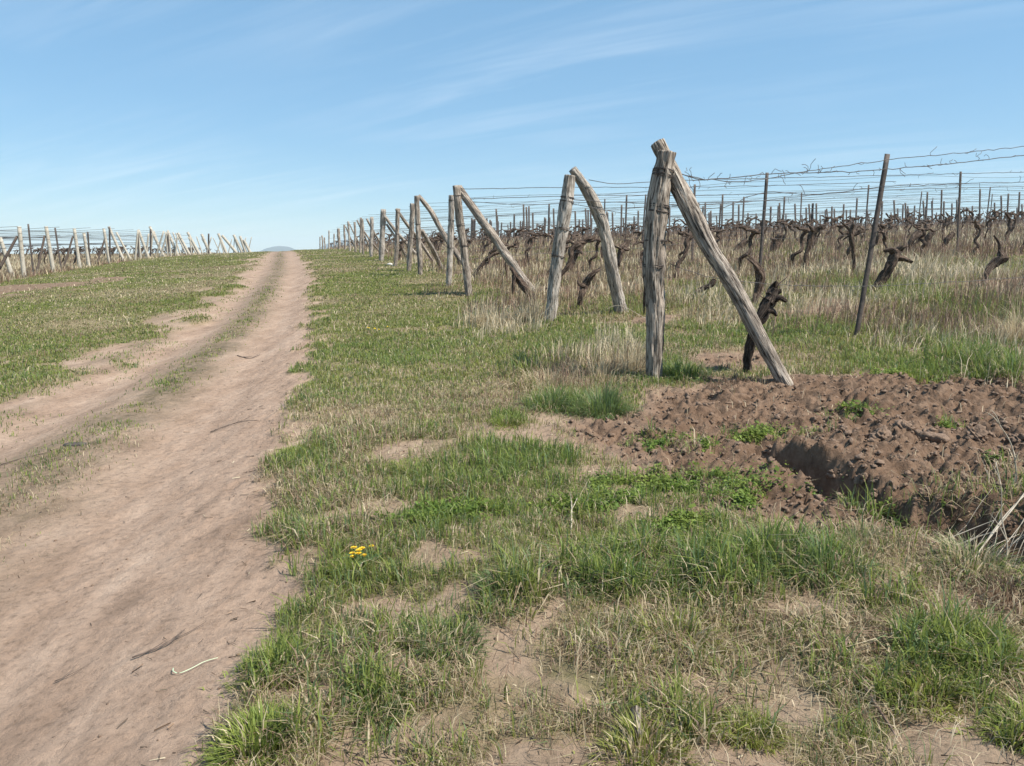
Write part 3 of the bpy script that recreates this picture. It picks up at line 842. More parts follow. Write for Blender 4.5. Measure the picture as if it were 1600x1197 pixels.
def wooden_post(pts, wpx, Y, label, mat, ties=(), group='wooden end posts along the track', seed=0, sides=40, lean_y=0.0, n=60):
    P = shaft_points(pts, Y, Y + lean_y)
    g = H1(P[0][0], P[0][1])
    foot = P[0] + (P[0] - P[1]) / np.linalg.norm(P[0] - P[1]) * max(.12, (P[0][2] - g + .12))
    P = np.vstack([foot, P])
    r = np.array([wpx[0]] + list(wpx)) / FPX * Y / 2
    mb = MB().tube(P, r, sides, .23, 13, seed, n=n)
    loc = (P[1][0], P[1][1], g)
    o = mb.build('end_post', mat, None, loc)
    tag(o, label, 'wooden post', group)
    L = np.concatenate([[0], np.cumsum(np.linalg.norm(np.diff(P, axis=0), axis=1))])
    for k, tpy in enumerate(ties):
        _, pyv = proj(P[:, 0], P[:, 1], P[:, 2])
        o_ = np.argsort(pyv); s = float(np.interp(tpy, pyv[o_], L[o_]))
        c = np.array([np.interp(s, L, P[:, q]) for q in range(3)]); c2 = np.array([np.interp(s + .05, L, P[:, q]) for q in range(3)])
        t = MB(); tie_ring(t, c, c2 - c if np.linalg.norm(c2 - c) > 1e-4 else np.array([0, 0, 1.]), np.interp(s, L, r) * 1.04, 3 if Y < 13 else 2, seed * 7 + k)
        t.build('wire_tie', M_TIE, o, loc)
    return o, P, r

def wooden_strut(pts, wpx, Yf, Yt, label, mat, seed=0, sides=28, n=40, group='wooden struts bracing the end posts'):
    """pts from foot to top"""
    P = shaft_points(pts, Yf, Yt)
    dirn = (P[0] - P[1]) / np.linalg.norm(P[0] - P[1])
    P = np.vstack([P[0] + dirn * .18, P])
    r = np.array([wpx[0]] + list(wpx)) / FPX * (Yf + Yt) / 4
    mb = MB().tube(P, r, sides, .20, 10, seed, n=n)
    o = mb.build('strut', mat, None, (P[1][0], P[1][1], H1(P[1][0], P[1][1])))
    return tag(o, label, 'wooden strut', group)

Y1 = gpt(1022, 590)[1]
post1, P1, R1 = wooden_post([(1022, 588), (1024, 500), (1022, 420), (1026, 340), (1034, 280), (1042, 237)], [25, 28, 34, 34, 31, 29], Y1,
    'thickest and nearest wooden end post, cracked grey bark, bound with rusty wire', M_WOOD, (266, 273, 322, 331, 377, 415), seed=1, sides=72, n=140)
bk = MB()
bk.tube([at_Y(1011, 415, Y1 - .03), at_Y(1009, 440, Y1 - .03), at_Y(1007, 470, Y1 - .02), at_Y(1006, 492, Y1 - .02)], [.014, .018, .014, .004], 6, .3, seed=4, n=14)
bk.build('bark_strip', M_BARK, post1, tuple(post1.location))
wooden_strut([(1224, 596), (1150, 457), (1098, 368), (1058, 285), (1028, 224)], [23, 25, 26, 27, 23], gpt(1224, 596)[1], Y1 + .17,
    'straight slanting strut leaning on the nearest post from the right', M_WOOD, 2, 56, 110)
Y2 = gpt(860, 505)[1]
post2, P2, R2 = wooden_post([(860, 506), (866, 440), (874, 380), (885, 320), (891, 274)], [17, 19, 20, 21, 17], Y2,
    'pale bare second post from the camera leaning right, standing beside the bowed strut', M_WOODP, (309, 315, 358, 400), seed=3, sides=48, n=100)
wooden_strut([(972, 490), (962, 450), (954, 410), (941, 350), (920, 303), (895, 264)], [20, 20, 20, 19, 19, 13], gpt(972, 490)[1], Y2 + .15,
    'bowed pale strut curving down to the right of the second post', M_WOODP, 5, 40, 80)

REST = [  # base, top, width, material, ties, label
    ((733, 462), (726, 400), (718, 340), (713, 290), 12.5, M_WOOD, (305, 352, 385), 'third post from the camera, leaning left with a twin plank strut on its right'),
    ((701, 444), (703, 400), (705, 350), (706, 305), 9.5, M_WOODP, (313, 345, 387), 'pale peeling post close behind the left leaning third post'),
    ((657, 433), (655, 390), (653, 350), (651, 306), 8.2, M_WOOD, (350, 373), 'pointed tall post with a long bent strut starting at its tip'),
    ((639, 420), (641, 385), (644, 345), (645, 318), 8.0, M_WOOD, (348, 372), 'post just left of the pointed tall post'),
    ((618, 415), (620, 385), (621, 355), (622, 326), 6.6, M_WOOD, (366,), 'slim post with a dark strut crossing its top, left of two leaning posts'),
    ((596, 408), (597, 380), (598, 355), (599, 327), 8.6, M_WOODP, (355,), 'stout flat topped post in the middle of the post line'),
    ((580, 405), (580, 385), (581, 360), (581, 339), 5.6, M_WOODP, (), 'pale round topped post left of the stout flat topped post'),
    ((568, 401), (567, 380), (567, 360), (566, 342), 3.6, M_WOOD, (), 'thin post right of the pair at the far end of the fan of struts'),
    ((563, 400), (563, 380), (564, 360), (564, 340), 3.6, M_WOOD, (), 'thin post with a flat top near the far end of the fan of struts'),
    ((556, 397), (555, 380), (555, 365), (554, 347), 3.4, M_WOOD, (), 'far post with a dark knot at its top'),
    ((547, 395), (546, 378), (545, 362), (544, 346), 3.3, M_WOODP, (), 'far slim post leaning slightly left'),
    ((539, 393), (539, 378), (538, 365), (538, 351), 3.0, M_WOOD, (), 'far short post before the crest'),
    ((530, 392), (530, 380), (529, 368), (529, 357), 4.6, M_WOOD, (), 'thick grey far post close to the crest'),
    ((522, 391), (522, 382), (522, 373), (522, 365), 2.0, M_WOOD, (), 'dark thin far post close to the crest'),
    ((514, 392), (514, 381), (514, 370), (514, 360), 2.2, M_WOODP, (), 'whitish thin far post standing a little apart near the crest'),
    ((508, 391), (508, 384), (507, 377), (507, 371), 2.2, M_WOOD, (), 'grey stub of a post on the crest'),
    ((504, 391), (504, 384), (504, 376), (503, 368), 2.4, M_WOOD, (), 'grey post on the crest next to a stub'),
    ((500, 391), (500, 384), (500, 377), (500, 370), 1.8, M_WOOD, (), 'last clearly visible post on the crest'),
]
POSTS = [(P1, Y1), (P2, Y2)]
for k, row in enumerate(REST):
    pts, w, mt, ties, lab = row[:4], row[4], row[5], row[6], row[7]
    Yb = min(base_Y(pts[0][0], pts[0][1]), 118)
    far = Yb > 30
    o, PP, RR = wooden_post(pts, [w * .92, w, w * 1.03, w * 1.0], Yb, lab, mt, ties, seed=10 + k, sides=12 if far else 28, n=16 if far else 50)
    POSTS.append((PP, Yb))
SPR = [  # foot .. top, width, depth foot/top from the post, label
    ([(840, 467), (800, 412), (757, 350), (716, 293)], 14, 733, M_WOOD, 'slanting split log strut from the third post down to the right'),
    ([(742, 434), (719, 404), (698, 374), (688, 357), (674, 331), (654, 306)], 8, 655, M_WOOD, 'long bent strut running down from the pointed tall post'),
    ([(690, 420), (682, 402), (674, 386), (659, 360)], 7, 650, M_WOODP, 'short pale strut behind the pointed tall post'),
    ([(676, 408), (655, 376), (637, 352), (619, 327)], 5, 619, M_WOOD, 'dark strut slanting from the slim post behind two leaning posts'),
    ([(654, 402), (635, 380), (619, 362), (601, 338)], 5.5, 597, M_WOODP, 'strut on the right side of the stout flat topped post, upper of two'),
    ([(636, 404), (629, 390), (623, 380), (604, 350)], 4.5, 596, M_WOODP, 'strut on the right side of the stout flat topped post, lower of two'),
    ([(610, 400), (598, 384), (586, 366), (573, 342)], 3.4, 573, M_WOOD, 'thin strut beside the pale round topped post'),
    ([(604, 403), (592, 392), (582, 380), (566, 358)], 3.2, 563, M_WOOD, 'thin low strut crossing behind the pale round topped post'),
    ([(586, 399), (578, 387), (571, 372), (558, 344)], 3.2, 556, M_WOOD, 'far strut crossing behind the pair of thin posts'),
    ([(572, 397), (564, 384), (556, 370), (546, 350)], 2.6, 546, M_WOODP, 'far strut beside the slim post near the crest'),
    ([(560, 395), (554, 384), (548, 373), (540, 354)], 2.4, 538, M_WOOD, 'farthest strut, beside the short post before the crest'),
]
for k, (pts, w, pb, mt, lab) in enumerate(SPR):
    Yt = base_Y(pb) + .12
    x, y = gpt(*pts[0]) if Yt < 30 else (0, Yt + 1.2)
    Yf = min(max(y, Yt - .3), Yt + 1.5)
    wooden_strut(pts, [w] * (len(pts) - 1) + [w * .85], Yf, Yt, lab, mt, 40 + k, 12 if Yt > 25 else 22, 18 if Yt > 25 else 44)

# ------------------------------------------------------------------ steel stakes
def stake_mesh(name, h, w=.045):
    """angle iron with notches along one flange"""
    t = .006
    prof = np.array([(-w / 2, -w / 2), (w / 2, -w / 2), (w / 2, -w / 2 + t), (-w / 2 + t, -w / 2 + t), (-w / 2 + t, w / 2), (-w / 2, w / 2)])
    zs = np.linspace(-.3, h, 14)
    V = []
    for i, z in enumerate(zs):
        f = 1.0 if i % 2 == 0 else .9
        V += [(p[0] * f, p[1], z) for p in prof]
    Q = [[a * 6 + j, a * 6 + (j + 1) % 6, (a + 1) * 6 + (j + 1) % 6, (a + 1) * 6 + j] for a in range(len(zs) - 1) for j in range(6)]
    e = (len(zs) - 1) * 6
    Q += [[e, e + 1, e + 2, e + 3], [e, e + 3, e + 4, e + 5]]
    return fast_mesh(name, V, Q)
STAKE = stake_mesh('steel_stake', 2.15)
STAKE.materials.append(M_STEEL)
STAKE_W = stake_mesh('steel_stake', 2.15, .062); STAKE_W.materials.append(M_STEEL)

def depth_from_top(px, py, h, lo=9.0, hi=110.0):
    Ys = np.linspace(lo, hi, 1200)
    d = ray(px, py); X = d[0] / d[1] * Ys; Z = CAMZ + d[2] / d[1] * Ys
    e = Z - (Hs(X, Ys) + h)
    s = np.nonzero(np.diff(np.sign(e)) != 0)[0]
    return float(Ys[s[-1]] if len(s) else Ys[int(np.argmin(np.abs(e)))])

NEAR_STAKES = [  # top x, top y, foot x, foot y or None, label
    (1385, 241, 1353, 428, 'tallest dark steel stake, leaning right, standing clear in the vines'),
    (1502, 268, 1496, 404, 'upright dark steel stake between dry grass at the right'),
    (1198, 270, 1189, 388, 'dark steel stake to the right of the nearest strut'),
    (1357, 289, 1352, 352, 'dark steel stake half hidden just left of the leaning stake'),
    (1086, 288, 1083, 372, 'steel stake showing behind the top of the nearest strut'),
    (1009, 304, 1003, 380, 'steel stake just left of the nearest post'),
    (1253, 301, 1249, 385, 'steel stake midway between two taller dark stakes'),
    (945, 311, 944, 360, 'steel stake seen between the bowed strut and the nearest post'),
    (1547, 292, 1541, 344, 'steel stake of a close pair near the right edge'),
    (1551, 303, 1547, 344, 'shorter steel stake of the close pair near the right edge'),
    (1440, 299, 1434, 350, 'steel stake left of the upright dark stake, leaning slightly'),
    (1458, 309, 1456, 345, 'thin steel stake left of the upright dark stake'),
]
sk = []
for (tx, ty, bx, by, lab) in NEAR_STAKES:
    Yd = depth_from_top(tx, ty, 2.13)
    sk.append((tx, ty, bx, by, Yd, lab))
A3 = [(322, 482), (387, 470), (415, 510), (470, 505), (493, 457), (532, 500), (608, 447), (636, 518), (683, 478), (714, 478), (738, 422), (772, 485), (873, 440), (898, 490), (920, 490), (1105, 445), (1075, 480), (1210, 510), (1240, 470), (237, 490)]
A4 = [(40, 400), (88, 395), (107, 368), (376, 332), (400, 390), (430, 368), (455, 390), (530, 330), (555, 340), (578, 306), (596, 378), (632, 380), (697, 350), (730, 370), (765, 385), (855, 355), (884, 335)]
A5 = [(18, 450), (65, 470), (113, 500), (240, 455), (280, 430), (303, 430), (325, 500), (360, 470), (415, 462), (475, 435), (490, 470), (558, 397), (715, 417), (768, 485), (810, 460), (845, 437), (868, 465), (917, 443), (985, 450), (1080, 450), (1100, 417), (1150, 430), (1222, 455), (1255, 470), (1415, 425), (1480, 475), (1555, 455), (1585, 435)]
tops = [(680 + x / 3.99, 220 + y / 3.99) for x, y in A3] + [(960 + x / 2.85, 200 + y / 2.85) for x, y in A4] + [(1200 + x / 3.99, 210 + y / 3.99) for x, y in A5]
for (tx, ty) in tops: sk.append((tx, ty, tx - random.uniform(-1.5, 2.5), None, depth_from_top(tx, ty, 2.13), None))
for k in range(75):
    tx = random.uniform(700, 1600)
    lim = np.interp(tx, [700, 850, 1200, 1600], [362, 355, 347, 334])
    sk.append((tx, lim - random.uniform(0, 9), 'fill', None, random.uniform(38, 105), None))
STAKE_TOPS = []
for (tx, ty, bx, by, Yd, lab) in sk:
    T3 = at_Y(tx, ty, Yd)
    if bx == 'fill':
        bx = tx + random.uniform(-3, 3); T3[2] = float(Hs(T3[0], Yd)) + random.uniform(1.95, 2.35)
    bx3 = at_Y(bx, ty + 40, Yd)
    gz_ = H1(bx3[0], Yd)
    top = Vector(T3); foot = Vector((bx3[0], Yd, gz_))
    if by is not None:
        f2 = at_Y(bx, by, Yd)
        t = (gz_ - T3[2]) / (f2[2] - T3[2] - 1e-6)
        foot = Vector((T3[0] + (f2[0] - T3[0]) * t, Yd, gz_))
    L = (top - foot).length
    me = STAKE_W if lab else STAKE
    o = link('steel_stake', me, None, None, foot, smooth=False)
    o.rotation_mode = 'QUATERNION'
    o.rotation_quaternion = (top - foot).to_track_quat('Z', 'Y')
    wpx = max(1.0, Yd / 768 * 1.7 / .045) if not lab else 1.0
    o.scale = (min(wpx, 3.4), min(wpx, 3.4), L / 2.15)
    if lab: tag(o, lab, 'steel stake', 'near steel stakes in the right vineyard')
    else: tag(o, 'thin dark distant steel stake among the rows of the right vineyard', 'steel stake', 'distant steel stakes in the right vineyard')
    STAKE_TOPS.append((foot.x, foot.y, foot.z, L))

# ------------------------------------------------------------------ vines
DIRX, DIRY = .964, .265
def vine_parts(seed, lean=(.25, .05), h=.78):
    """trunk, arms and canes of one old head-trained vine, as mesh builders around the origin"""
    rs = random.Random(seed)
    P = [(0, 0, -.12)]; x = y = 0.0; z = 0.0
    P.append((0, 0, 0))
    n = 6
    for i in range(1, n + 1):
        t = i / n
        x = lean[0] * t ** 1.2 + rs.uniform(-.05, .05); y = lean[1] * t + rs.uniform(-.05, .05); z = h * t
        P.append((x, y, z))
    r0 = rs.uniform(.026, .042)
    r = [r0 * 1.25, r0 * 1.2] + [r0 * (1.0 + rs.uniform(-.25, .25) + (.75 if i == n else .3 if i == n - 1 else 0)) for i in range(1, n + 1)]
    trunk = MB().tube(P, r, 10, .6, 5, seed, n=30)
    arms = []; canes = MB(); tips = []
    for k in range(rs.randint(2, 3)):
        a = rs.uniform(-.6, .6) + (0 if k % 2 == 0 else math.pi); L = rs.uniform(.12, .34)
        q = [np.array((x, y, z - .02))]
        d = np.array((math.cos(a), math.sin(a) * .6, rs.uniform(-.1, .7)))
        for i in range(1, 5):
            q.append(q[0] + d * L * i / 4 + np.array([rs.uniform(-.025, .025) for _ in range(3)]))
        arms.append(MB().tube(q, [r0 * 1.3, r0 * 1.0, r0 * .75, r0 * 1.05, r0 * .6], 8, .65, 4, seed + 5 + k, n=18))
        tips.append(q[-1]); tips.append(q[2])
    for tpt in tips + [np.array((x, y, z))]:
        for _ in range(rs.randint(0, 2)):
            L = rs.uniform(.06, .16) if rs.random() < .8 else rs.uniform(.3, .7)
            d = np.array((rs.uniform(-.8, .8), rs.uniform(-.5, .5), rs.uniform(.2, 1.0))); d /= np.linalg.norm(d)
            q = [tpt + d * L * i / 4 + np.array([rs.uniform(-.02, .02) for _ in range(3)]) * i / 3 for i in range(5)]
            canes.tube(q, [.007, .006, .005, .004, .003], 4)
    if not canes.V: canes.tube([(x, y, z), (x + .03, y, z + .1)], .006, 4)
    return trunk, arms, canes

def merge(bs):
    m = MB()
    for b in bs:
        off = 0
        V = np.vstack(b.V); G = np.vstack(b.G)
        m.add(V, np.vstack(b.Q) if b.Q else None, np.vstack(b.T) if b.T else None, G)
    return m

VP = []
for k in range(10):
    tr, ar, ca = vine_parts(100 + k, (random.uniform(.02, .42), random.uniform(-.1, .1)), random.uniform(.62, .9))
    full = merge([tr] + ar).mesh('grapevine'); full.materials.append(M_BARK)
    parts = []
    for nm, b, mt in [('trunk', tr, M_BARK)] + [('arm', a, M_BARK) for a in ar] + [('cane', ca, M_CANE)]:
        me = b.mesh(nm); me.materials.append(mt); me.polygons.foreach_set('use_smooth', np.ones(len(me.polygons), bool)); parts.append((nm, me))
    full.polygons.foreach_set('use_smooth', np.ones(len(full.polygons), bool))
    VP.append((full, parts, merge([tr] + ar)))

# the vines that can be told apart in the photograph: (polyline in the photo from foot to head, radii px, depth, label, extra arms)
SPECIAL = [
    ([(1168, 580), (1170, 548), (1178, 515), (1192, 490), (1203, 470), (1212, 450)], [7.5, 6.5, 6, 9, 10.5, 5], None, 'stumpy vine with shade darkened bark right behind the foot of the nearest strut',
        [[(1205, 468), (1218, 465), (1229, 471)], [(1203, 462), (1207, 450), (1214, 440)], [(1200, 472), (1211, 458), (1221, 454)], [(1196, 484), (1207, 486), (1214, 493)]]),
    ([(1178, 475), (1186, 448), (1189, 430), (1180, 412), (1170, 402)], [5, 6, 7.5, 5, 4], None, 'bare S curved vine stump behind the nearest strut', []),
    ([(1085, 462), (1098, 452), (1112, 444), (1117, 436)], [4, 5, 4, 3], None, 'low fallen vine stump lying in the tilled strip', [[(1085, 462), (1078, 466), (1072, 461)]]),
    ([(1360, 464), (1378, 437), (1392, 412), (1402, 392)], [5, 7, 8, 7], None, 'thick grey trunked vine leaning right beside the leaning stake', [[(1400, 395), (1390, 390), (1381, 392)], [(1402, 392), (1410, 386), (1417, 384)], [(1398, 402), (1412, 404), (1425, 410)]]),
    ([(1535, 446), (1541, 430), (1552, 414), (1568, 402), (1575, 404)], [5, 5.5, 6, 7, 5], None, 'dark hook shaped vine in the dry grass at the right', [[(1562, 405), (1563, 392), (1560, 378), (1553, 368)]]),
    ([(1258, 430), (1258, 405), (1264, 385), (1272, 362), (1285, 354)], [2.6, 2.6, 4, 6, 4], None, 'slim trunked vine with a dark thick head left of the leaning stake', [[(1272, 362), (1267, 355), (1262, 350)]]),
    ([(1334, 432), (1334, 410), (1332, 385), (1330, 362), (1334, 350)], [3, 2.8, 2.8, 4.5, 3], None, 'upright thin trunked vine with a knobbly head beside the leaning stake', [[(1330, 362), (1320, 352), (1312, 346)], [(1330, 366), (1321, 372), (1316, 376)]]),
    ([(905, 482), (908, 462), (914, 446), (925, 430), (938, 420)], [4.5, 4.5, 5, 4, 3], None, 'low twisted vine between the second post and its bowed strut', [[(914, 446), (906, 444), (903, 438)]]),
    ([(889, 425), (897, 405), (903, 390), (914, 378)], [3.5, 4.2, 4.8, 3], None, 'dark leaning vine just right of the second post', [[(903, 390), (910, 397)]]),
    ([(965, 428), (967, 405), (970, 390), (983, 376)], [2.6, 2.8, 4.5, 3.5], None, 'vine with a dark crooked head right of the bowed strut', [[(972, 388), (980, 384), (986, 375)]]),
    ([(738, 437), (746, 424), (754, 412), (770, 398), (785, 393)], [3, 3.4, 3.4, 3.4, 2.4], None, 'spindly leaning vine between the third post and its strut', []),
    ([(833, 468), (822, 452), (812, 440), (804, 428), (798, 418)], [6, 7, 6, 4, 3], None, 'black broken vine under the strut of the third post', [[(804, 430), (802, 445), (801, 460)]]),
    ([(1207, 395), (1212, 378), (1220, 366)], [4, 6, 5], None, 'stubby vine head beside the stake right of the nearest strut', [[(1212, 376), (1204, 372)]]),
    ([(1598, 460), (1603, 440), (1606, 420)], [4, 4, 4], None, 'vine cut off by the right edge of the photo', []),
    ([(1150, 395), (1158, 384), (1168, 376)], [5, 6, 4], None, 'leaning vine head seen to the right of the nearest strut', [[(1158, 384), (1164, 388)]]),
    ([(1415, 400), (1424, 378), (1436, 362)], [2.5, 5, 6], None, 'slanting dark vine right of the leaning stake', []),
    ([(1445, 392), (1450, 372), (1458, 360)], [3, 5, 4], None, 'dark topped vine left of the upright stake, first of several in a line', []),
    ([(1472, 394), (1480, 374), (1490, 364)], [3, 5, 4], None, 'dark topped vine close to the left of the upright stake', []),
]
for k, (pts, rad, dep, lab, arms) in enumerate(SPECIAL):
    x, y = gpt(*pts[0]); Yv = y
    f = FPX / Yv
    loc = (x, y, H1(x, y))
    root = tag(empty('grapevine', loc), lab, 'grapevine', 'old grapevines in the right vineyard')
    rs = random.Random(k)
    P = [at_Y(px, py, Yv + rs.uniform(-.05, .05)) for px, py in pts]
    P[0][2] = min(P[0][2], loc[2]); P = [P[0] - np.array([0, 0, .15])] + P
    MB().tube(P, np.array([rad[0] * 1.1] + rad) / f * 1.0, 20, .8 if k == 0 else .62, 6, 200 + k, n=90).build('trunk', M_BARK_SHADED if k == 0 else M_BARK, root, loc)
    for j, ap in enumerate(arms):
        Pa = [at_Y(px, py, Yv + rs.uniform(-.05, .05)) for px, py in ap]
        m_ = rad[len(rad) // 2]
        MB().tube(Pa, np.linspace(m_ * .8, m_ * .28, len(ap)) / f, 12, .65, 5, 230 + k * 3 + j, n=30).build('arm', M_BARK_SHADED if k == 0 else M_BARK, root, loc)
    cb = MB()
    top = P[-1]
    for j in range(4 if k == 0 else rs.randint(2, 5)):
        L = rs.uniform(.06, .2); d = np.array((rs.uniform(-.8, .8), rs.uniform(-.4, .4), rs.uniform(.1, 1))); d /= np.linalg.norm(d)
        s0 = np.array(P[-1 - (j % 2)])
        cb.tube([s0 + d * L * i / 3 + np.array([rs.uniform(-.01, .01) for _ in range(3)]) for i in range(4)], [.007, .006, .005, .003], 5)
    cb.build('cane', M_CANE, root, loc)

ORD = ['first', 'second', 'third', 'fourth', 'fifth', 'sixth', 'seventh', 'eighth', 'ninth', 'tenth']
spots = []
row_Y = [15.9, 19.5, 22.9, 26.2, 29.6, 33.2, 37.0] + [37 + 3.7 * k for k in range(1, 22)]
for ri, y0 in enumerate(row_Y):
    s = random.uniform(.8, 2.0)
    while True:
        x = end_line(y0) + DIRX * s; y = y0 + DIRY * s
        if x > .70 * y + .5: break
        if random.random() > .20:
            spots.append((y, x + random.gauss(0, .1), y + random.gauss(0, .12), ri, 'right'))
        s += random.uniform(1.0, 1.5)
lspots = []
for ri in range(30):
    y0 = 31 + ri * 3.6
    s = 1.0
    while True:
        x = -19.3 - .275 * (y0 - 30) - DIRX * s; y = y0 - DIRY * s
        if x < -.70 * y - .5 or s > 26: break
        if random.random() > .5: lspots.append((y, x, y + random.gauss(0, .1), ri, 'left'))
        s += random.uniform(1.1, 1.7)
spots.sort(); lspots.sort()
indiv = spots[:185] + lspots[:85]
mass = spots[185:] + lspots[85:]
for k, (_, x, y, ri, side) in enumerate(indiv):
    full, parts, _b = VP[random.randrange(10)]
    loc = (x, y, H1(x, y)); rz = random.choice((0, math.pi)) * (0 if random.random() < .75 else 1) + .27 + random.uniform(-.25, .25)
    sc = random.uniform(.9, 1.2)
    if side == 'right':
        lab = 'old dark grapevine with a knobbly head in a back row of the right vineyard'; grp = 'back row grapevines in the right vineyard'
    else:
        lab = 'thin dark grapevine among pale posts in the left vineyard'; grp = 'grapevines in the left vineyard'
    if y < 24 and side == 'right':
        o = empty('grapevine', loc)
        for nm, me in parts:
            c = bpy.data.objects.new(nm, me); COL.objects.link(c); c.parent = o
    else:
        o = bpy.data.objects.new('grapevine', full); COL.objects.link(o); o.location = loc
    o.rotation_euler = (0, 0, rz); o.scale = (sc * 1.1, sc * 1.1, sc)
    tag(o, lab, 'grapevine', grp)
mb = MB()
for (_, x, y, ri, side) in mass:
    b = VP[random.randrange(10)][2]
    V = np.vstack(b.V)
    a = random.uniform(-.4, .7); ca, sa = math.cos(a), math.sin(a); sc = random.uniform(.95, 1.25); rs_ = 1 + .4 * min(1, y / 80)
    V2 = np.stack([V[:, 0] * ca - V[:, 1] * sa, V[:, 0] * sa + V[:, 1] * ca, V[:, 2]], -1) * sc + np.array([x, y, float(Hs(x, y))])
    mb.add(V2, np.vstack(b.Q), np.vstack(b.T), np.vstack(b.G))
tag(mb.build('distant_vines', M_BARK), 'far rows of dark grapevines merging below the skyline', 'grapevines', kind='stuff')

# ------------------------------------------------------------------ trellis wires
def wire(P, r, label, group, twigs=0, seed=0, cat='trellis wire'):
    P = np.asarray(P, float); mb = MB().tube(P, r, 4)
    o = mb.build('trellis_wire', M_WIRE, None, tuple(P[0]))
    tag(o, label, cat, group)
    if twigs:
        rs = random.Random(seed)
        for _ in range(twigs):
            t = MB()
            i = rs.randrange(1, len(P) - 1); f = rs.random(); c = P[i] * (1 - f) + P[i + 1 if i + 1 < len(P) else i] * f
            L = rs.uniform(.03, .16); d = np.array((rs.gauss(0, 1), rs.gauss(0, .4), rs.gauss(-.2, .7))); d /= np.linalg.norm(d)
            q = [c]
            for j in range(4):
                d = d + np.array((rs.gauss(0, .7), rs.gauss(0, .3), rs.gauss(0, .7))) ; d /= np.linalg.norm(d)
                q.append(q[-1] + d * L / 4)
            t.tube(q, .0026, 4); t.build('tendril', M_TWIG, o, tuple(P[0]))
    return o

def px_wire(pts, Y0, Y1, r, label, twigs, seed):
    Pp = []
    n = len(pts)
    xs = [p[0] for p in pts]
    for i in range(n):
        Pp.append(at_Y(pts[i][0], pts[i][1], Y0 + (Y1 - Y0) * (pts[i][0] - xs[0]) / (xs[-1] - xs[0])))
    Pp = np.array(Pp); L = np.concatenate([[0], np.cumsum(np.linalg.norm(np.diff(Pp, axis=0), axis=1))])
    Pp = catmull(Pp, L, np.linspace(0, L[-1], 60))
    rs = np.random.default_rng(seed); Pp[1:-1, 2] += rs.normal(0, .004, 58)
    wire(Pp, r, label, 'wires of the near trellis rows', twigs, seed)
px_wire([(1055, 268), (1085, 279), (1130, 279), (1198, 272), (1300, 269), (1382, 265), (1480, 256), (1640, 238)], Y1, 9.6, .0045, 'top wire with dry tendrils starting at the nearest post', 46, 1)
px_wire([(1055, 271), (1140, 284), (1270, 266), (1300, 262), (1385, 250), (1480, 241), (1640, 225)], Y1, 9.6, .0038, 'upper slack wire crossing the leaning stake near its tip', 14, 2)
px_wire([(1050, 322), (1120, 325), (1200, 300), (1260, 304), (1380, 292), (1640, 284)], Y1, 10, .0036, 'wire from the nearest post at the height of its upper bindings', 12, 3)
px_wire([(1047, 412), (1080, 425), (1160, 440), (1300, 447), (1500, 440), (1640, 430)], Y1, 9.6, .003, 'low wire from the lowest binding of the nearest post', 3, 4)
px_wire([(920, 281), (960, 287), (1020, 284), (1300, 276), (1640, 268)], Y2 + .1, 15, .005, 'top wire of the row at the pale second post', 10, 5)
px_wire([(893, 312), (960, 316), (1100, 320), (1300, 302), (1640, 290)], Y2, 15, .005, 'second wire of the row at the pale second post', 12, 6)
px_wire([(890, 318), (1000, 336), (1200, 328), (1640, 310)], Y2, 15, .0045, 'third wire of the row at the pale second post', 6, 7)
px_wire([(718, 295), (800, 294), (890, 293), (1100, 292), (1400, 284)], base_Y(733), 19, .0065, 'top wire from the left leaning third post', 10, 8)
px_wire([(722, 311), (800, 309), (890, 306), (1100, 305), (1500, 288)], base_Y(733), 19, .0065, 'second wire from the left leaning third post', 14, 9)
px_wire([(722, 314), (840, 320), (890, 317), (1100, 316), (1500, 302)], base_Y(733), 19, .006, 'third wire from the left leaning third post', 8, 10)
HT = ['lowest', 'low', 'middle', 'upper', 'top']
for ri, y0 in enumerate([18.4, 22.9, 26.2, 29.6, 33.2, 37.0, 41, 45, 49, 54, 60, 67, 75, 84, 94]):
    for hi, hw in enumerate((.62, 1.2, 1.65, 2.06) if y0 < 40 else (1.3, 2.06)):
        smax = (.70 * y0 - end_line(y0)) / (DIRX - .70 * DIRY)
        s = np.linspace(.2, smax, 46)
        x = end_line(y0) + DIRX * s; y = y0 + DIRY * s
        z = Hs(x, y) + hw + .035 * np.sin(s * 1.1 + hi * 2 + ri) + .03 * np.sin(s * .43 + hi) - .02
        wire(np.stack([x, y, z], -1), (.0032 + .00005 * y0), 'thin dark trellis wire strung through a back row of the right vineyard', 'wires of the back trellis rows on the right', 0)
for ri in range(10):
    y0 = 31 + ri * 5.5
    for hi, hw in enumerate((1.2, 1.65, 2.02)):
        s = np.linspace(0, min(30, .3 * y0), 24)
        x = -19.3 - .275 * (y0 - 30) - DIRX * s; y = y0 - DIRY * s
        z = Hs(x, y) + hw + .03 * np.sin(s * .9 + hi)
        wire(np.stack([x, y, z], -1), .0045 + .00009 * y0, 'thin dark trellis wire strung through the left vineyard', 'wires of the left vineyard', 0)

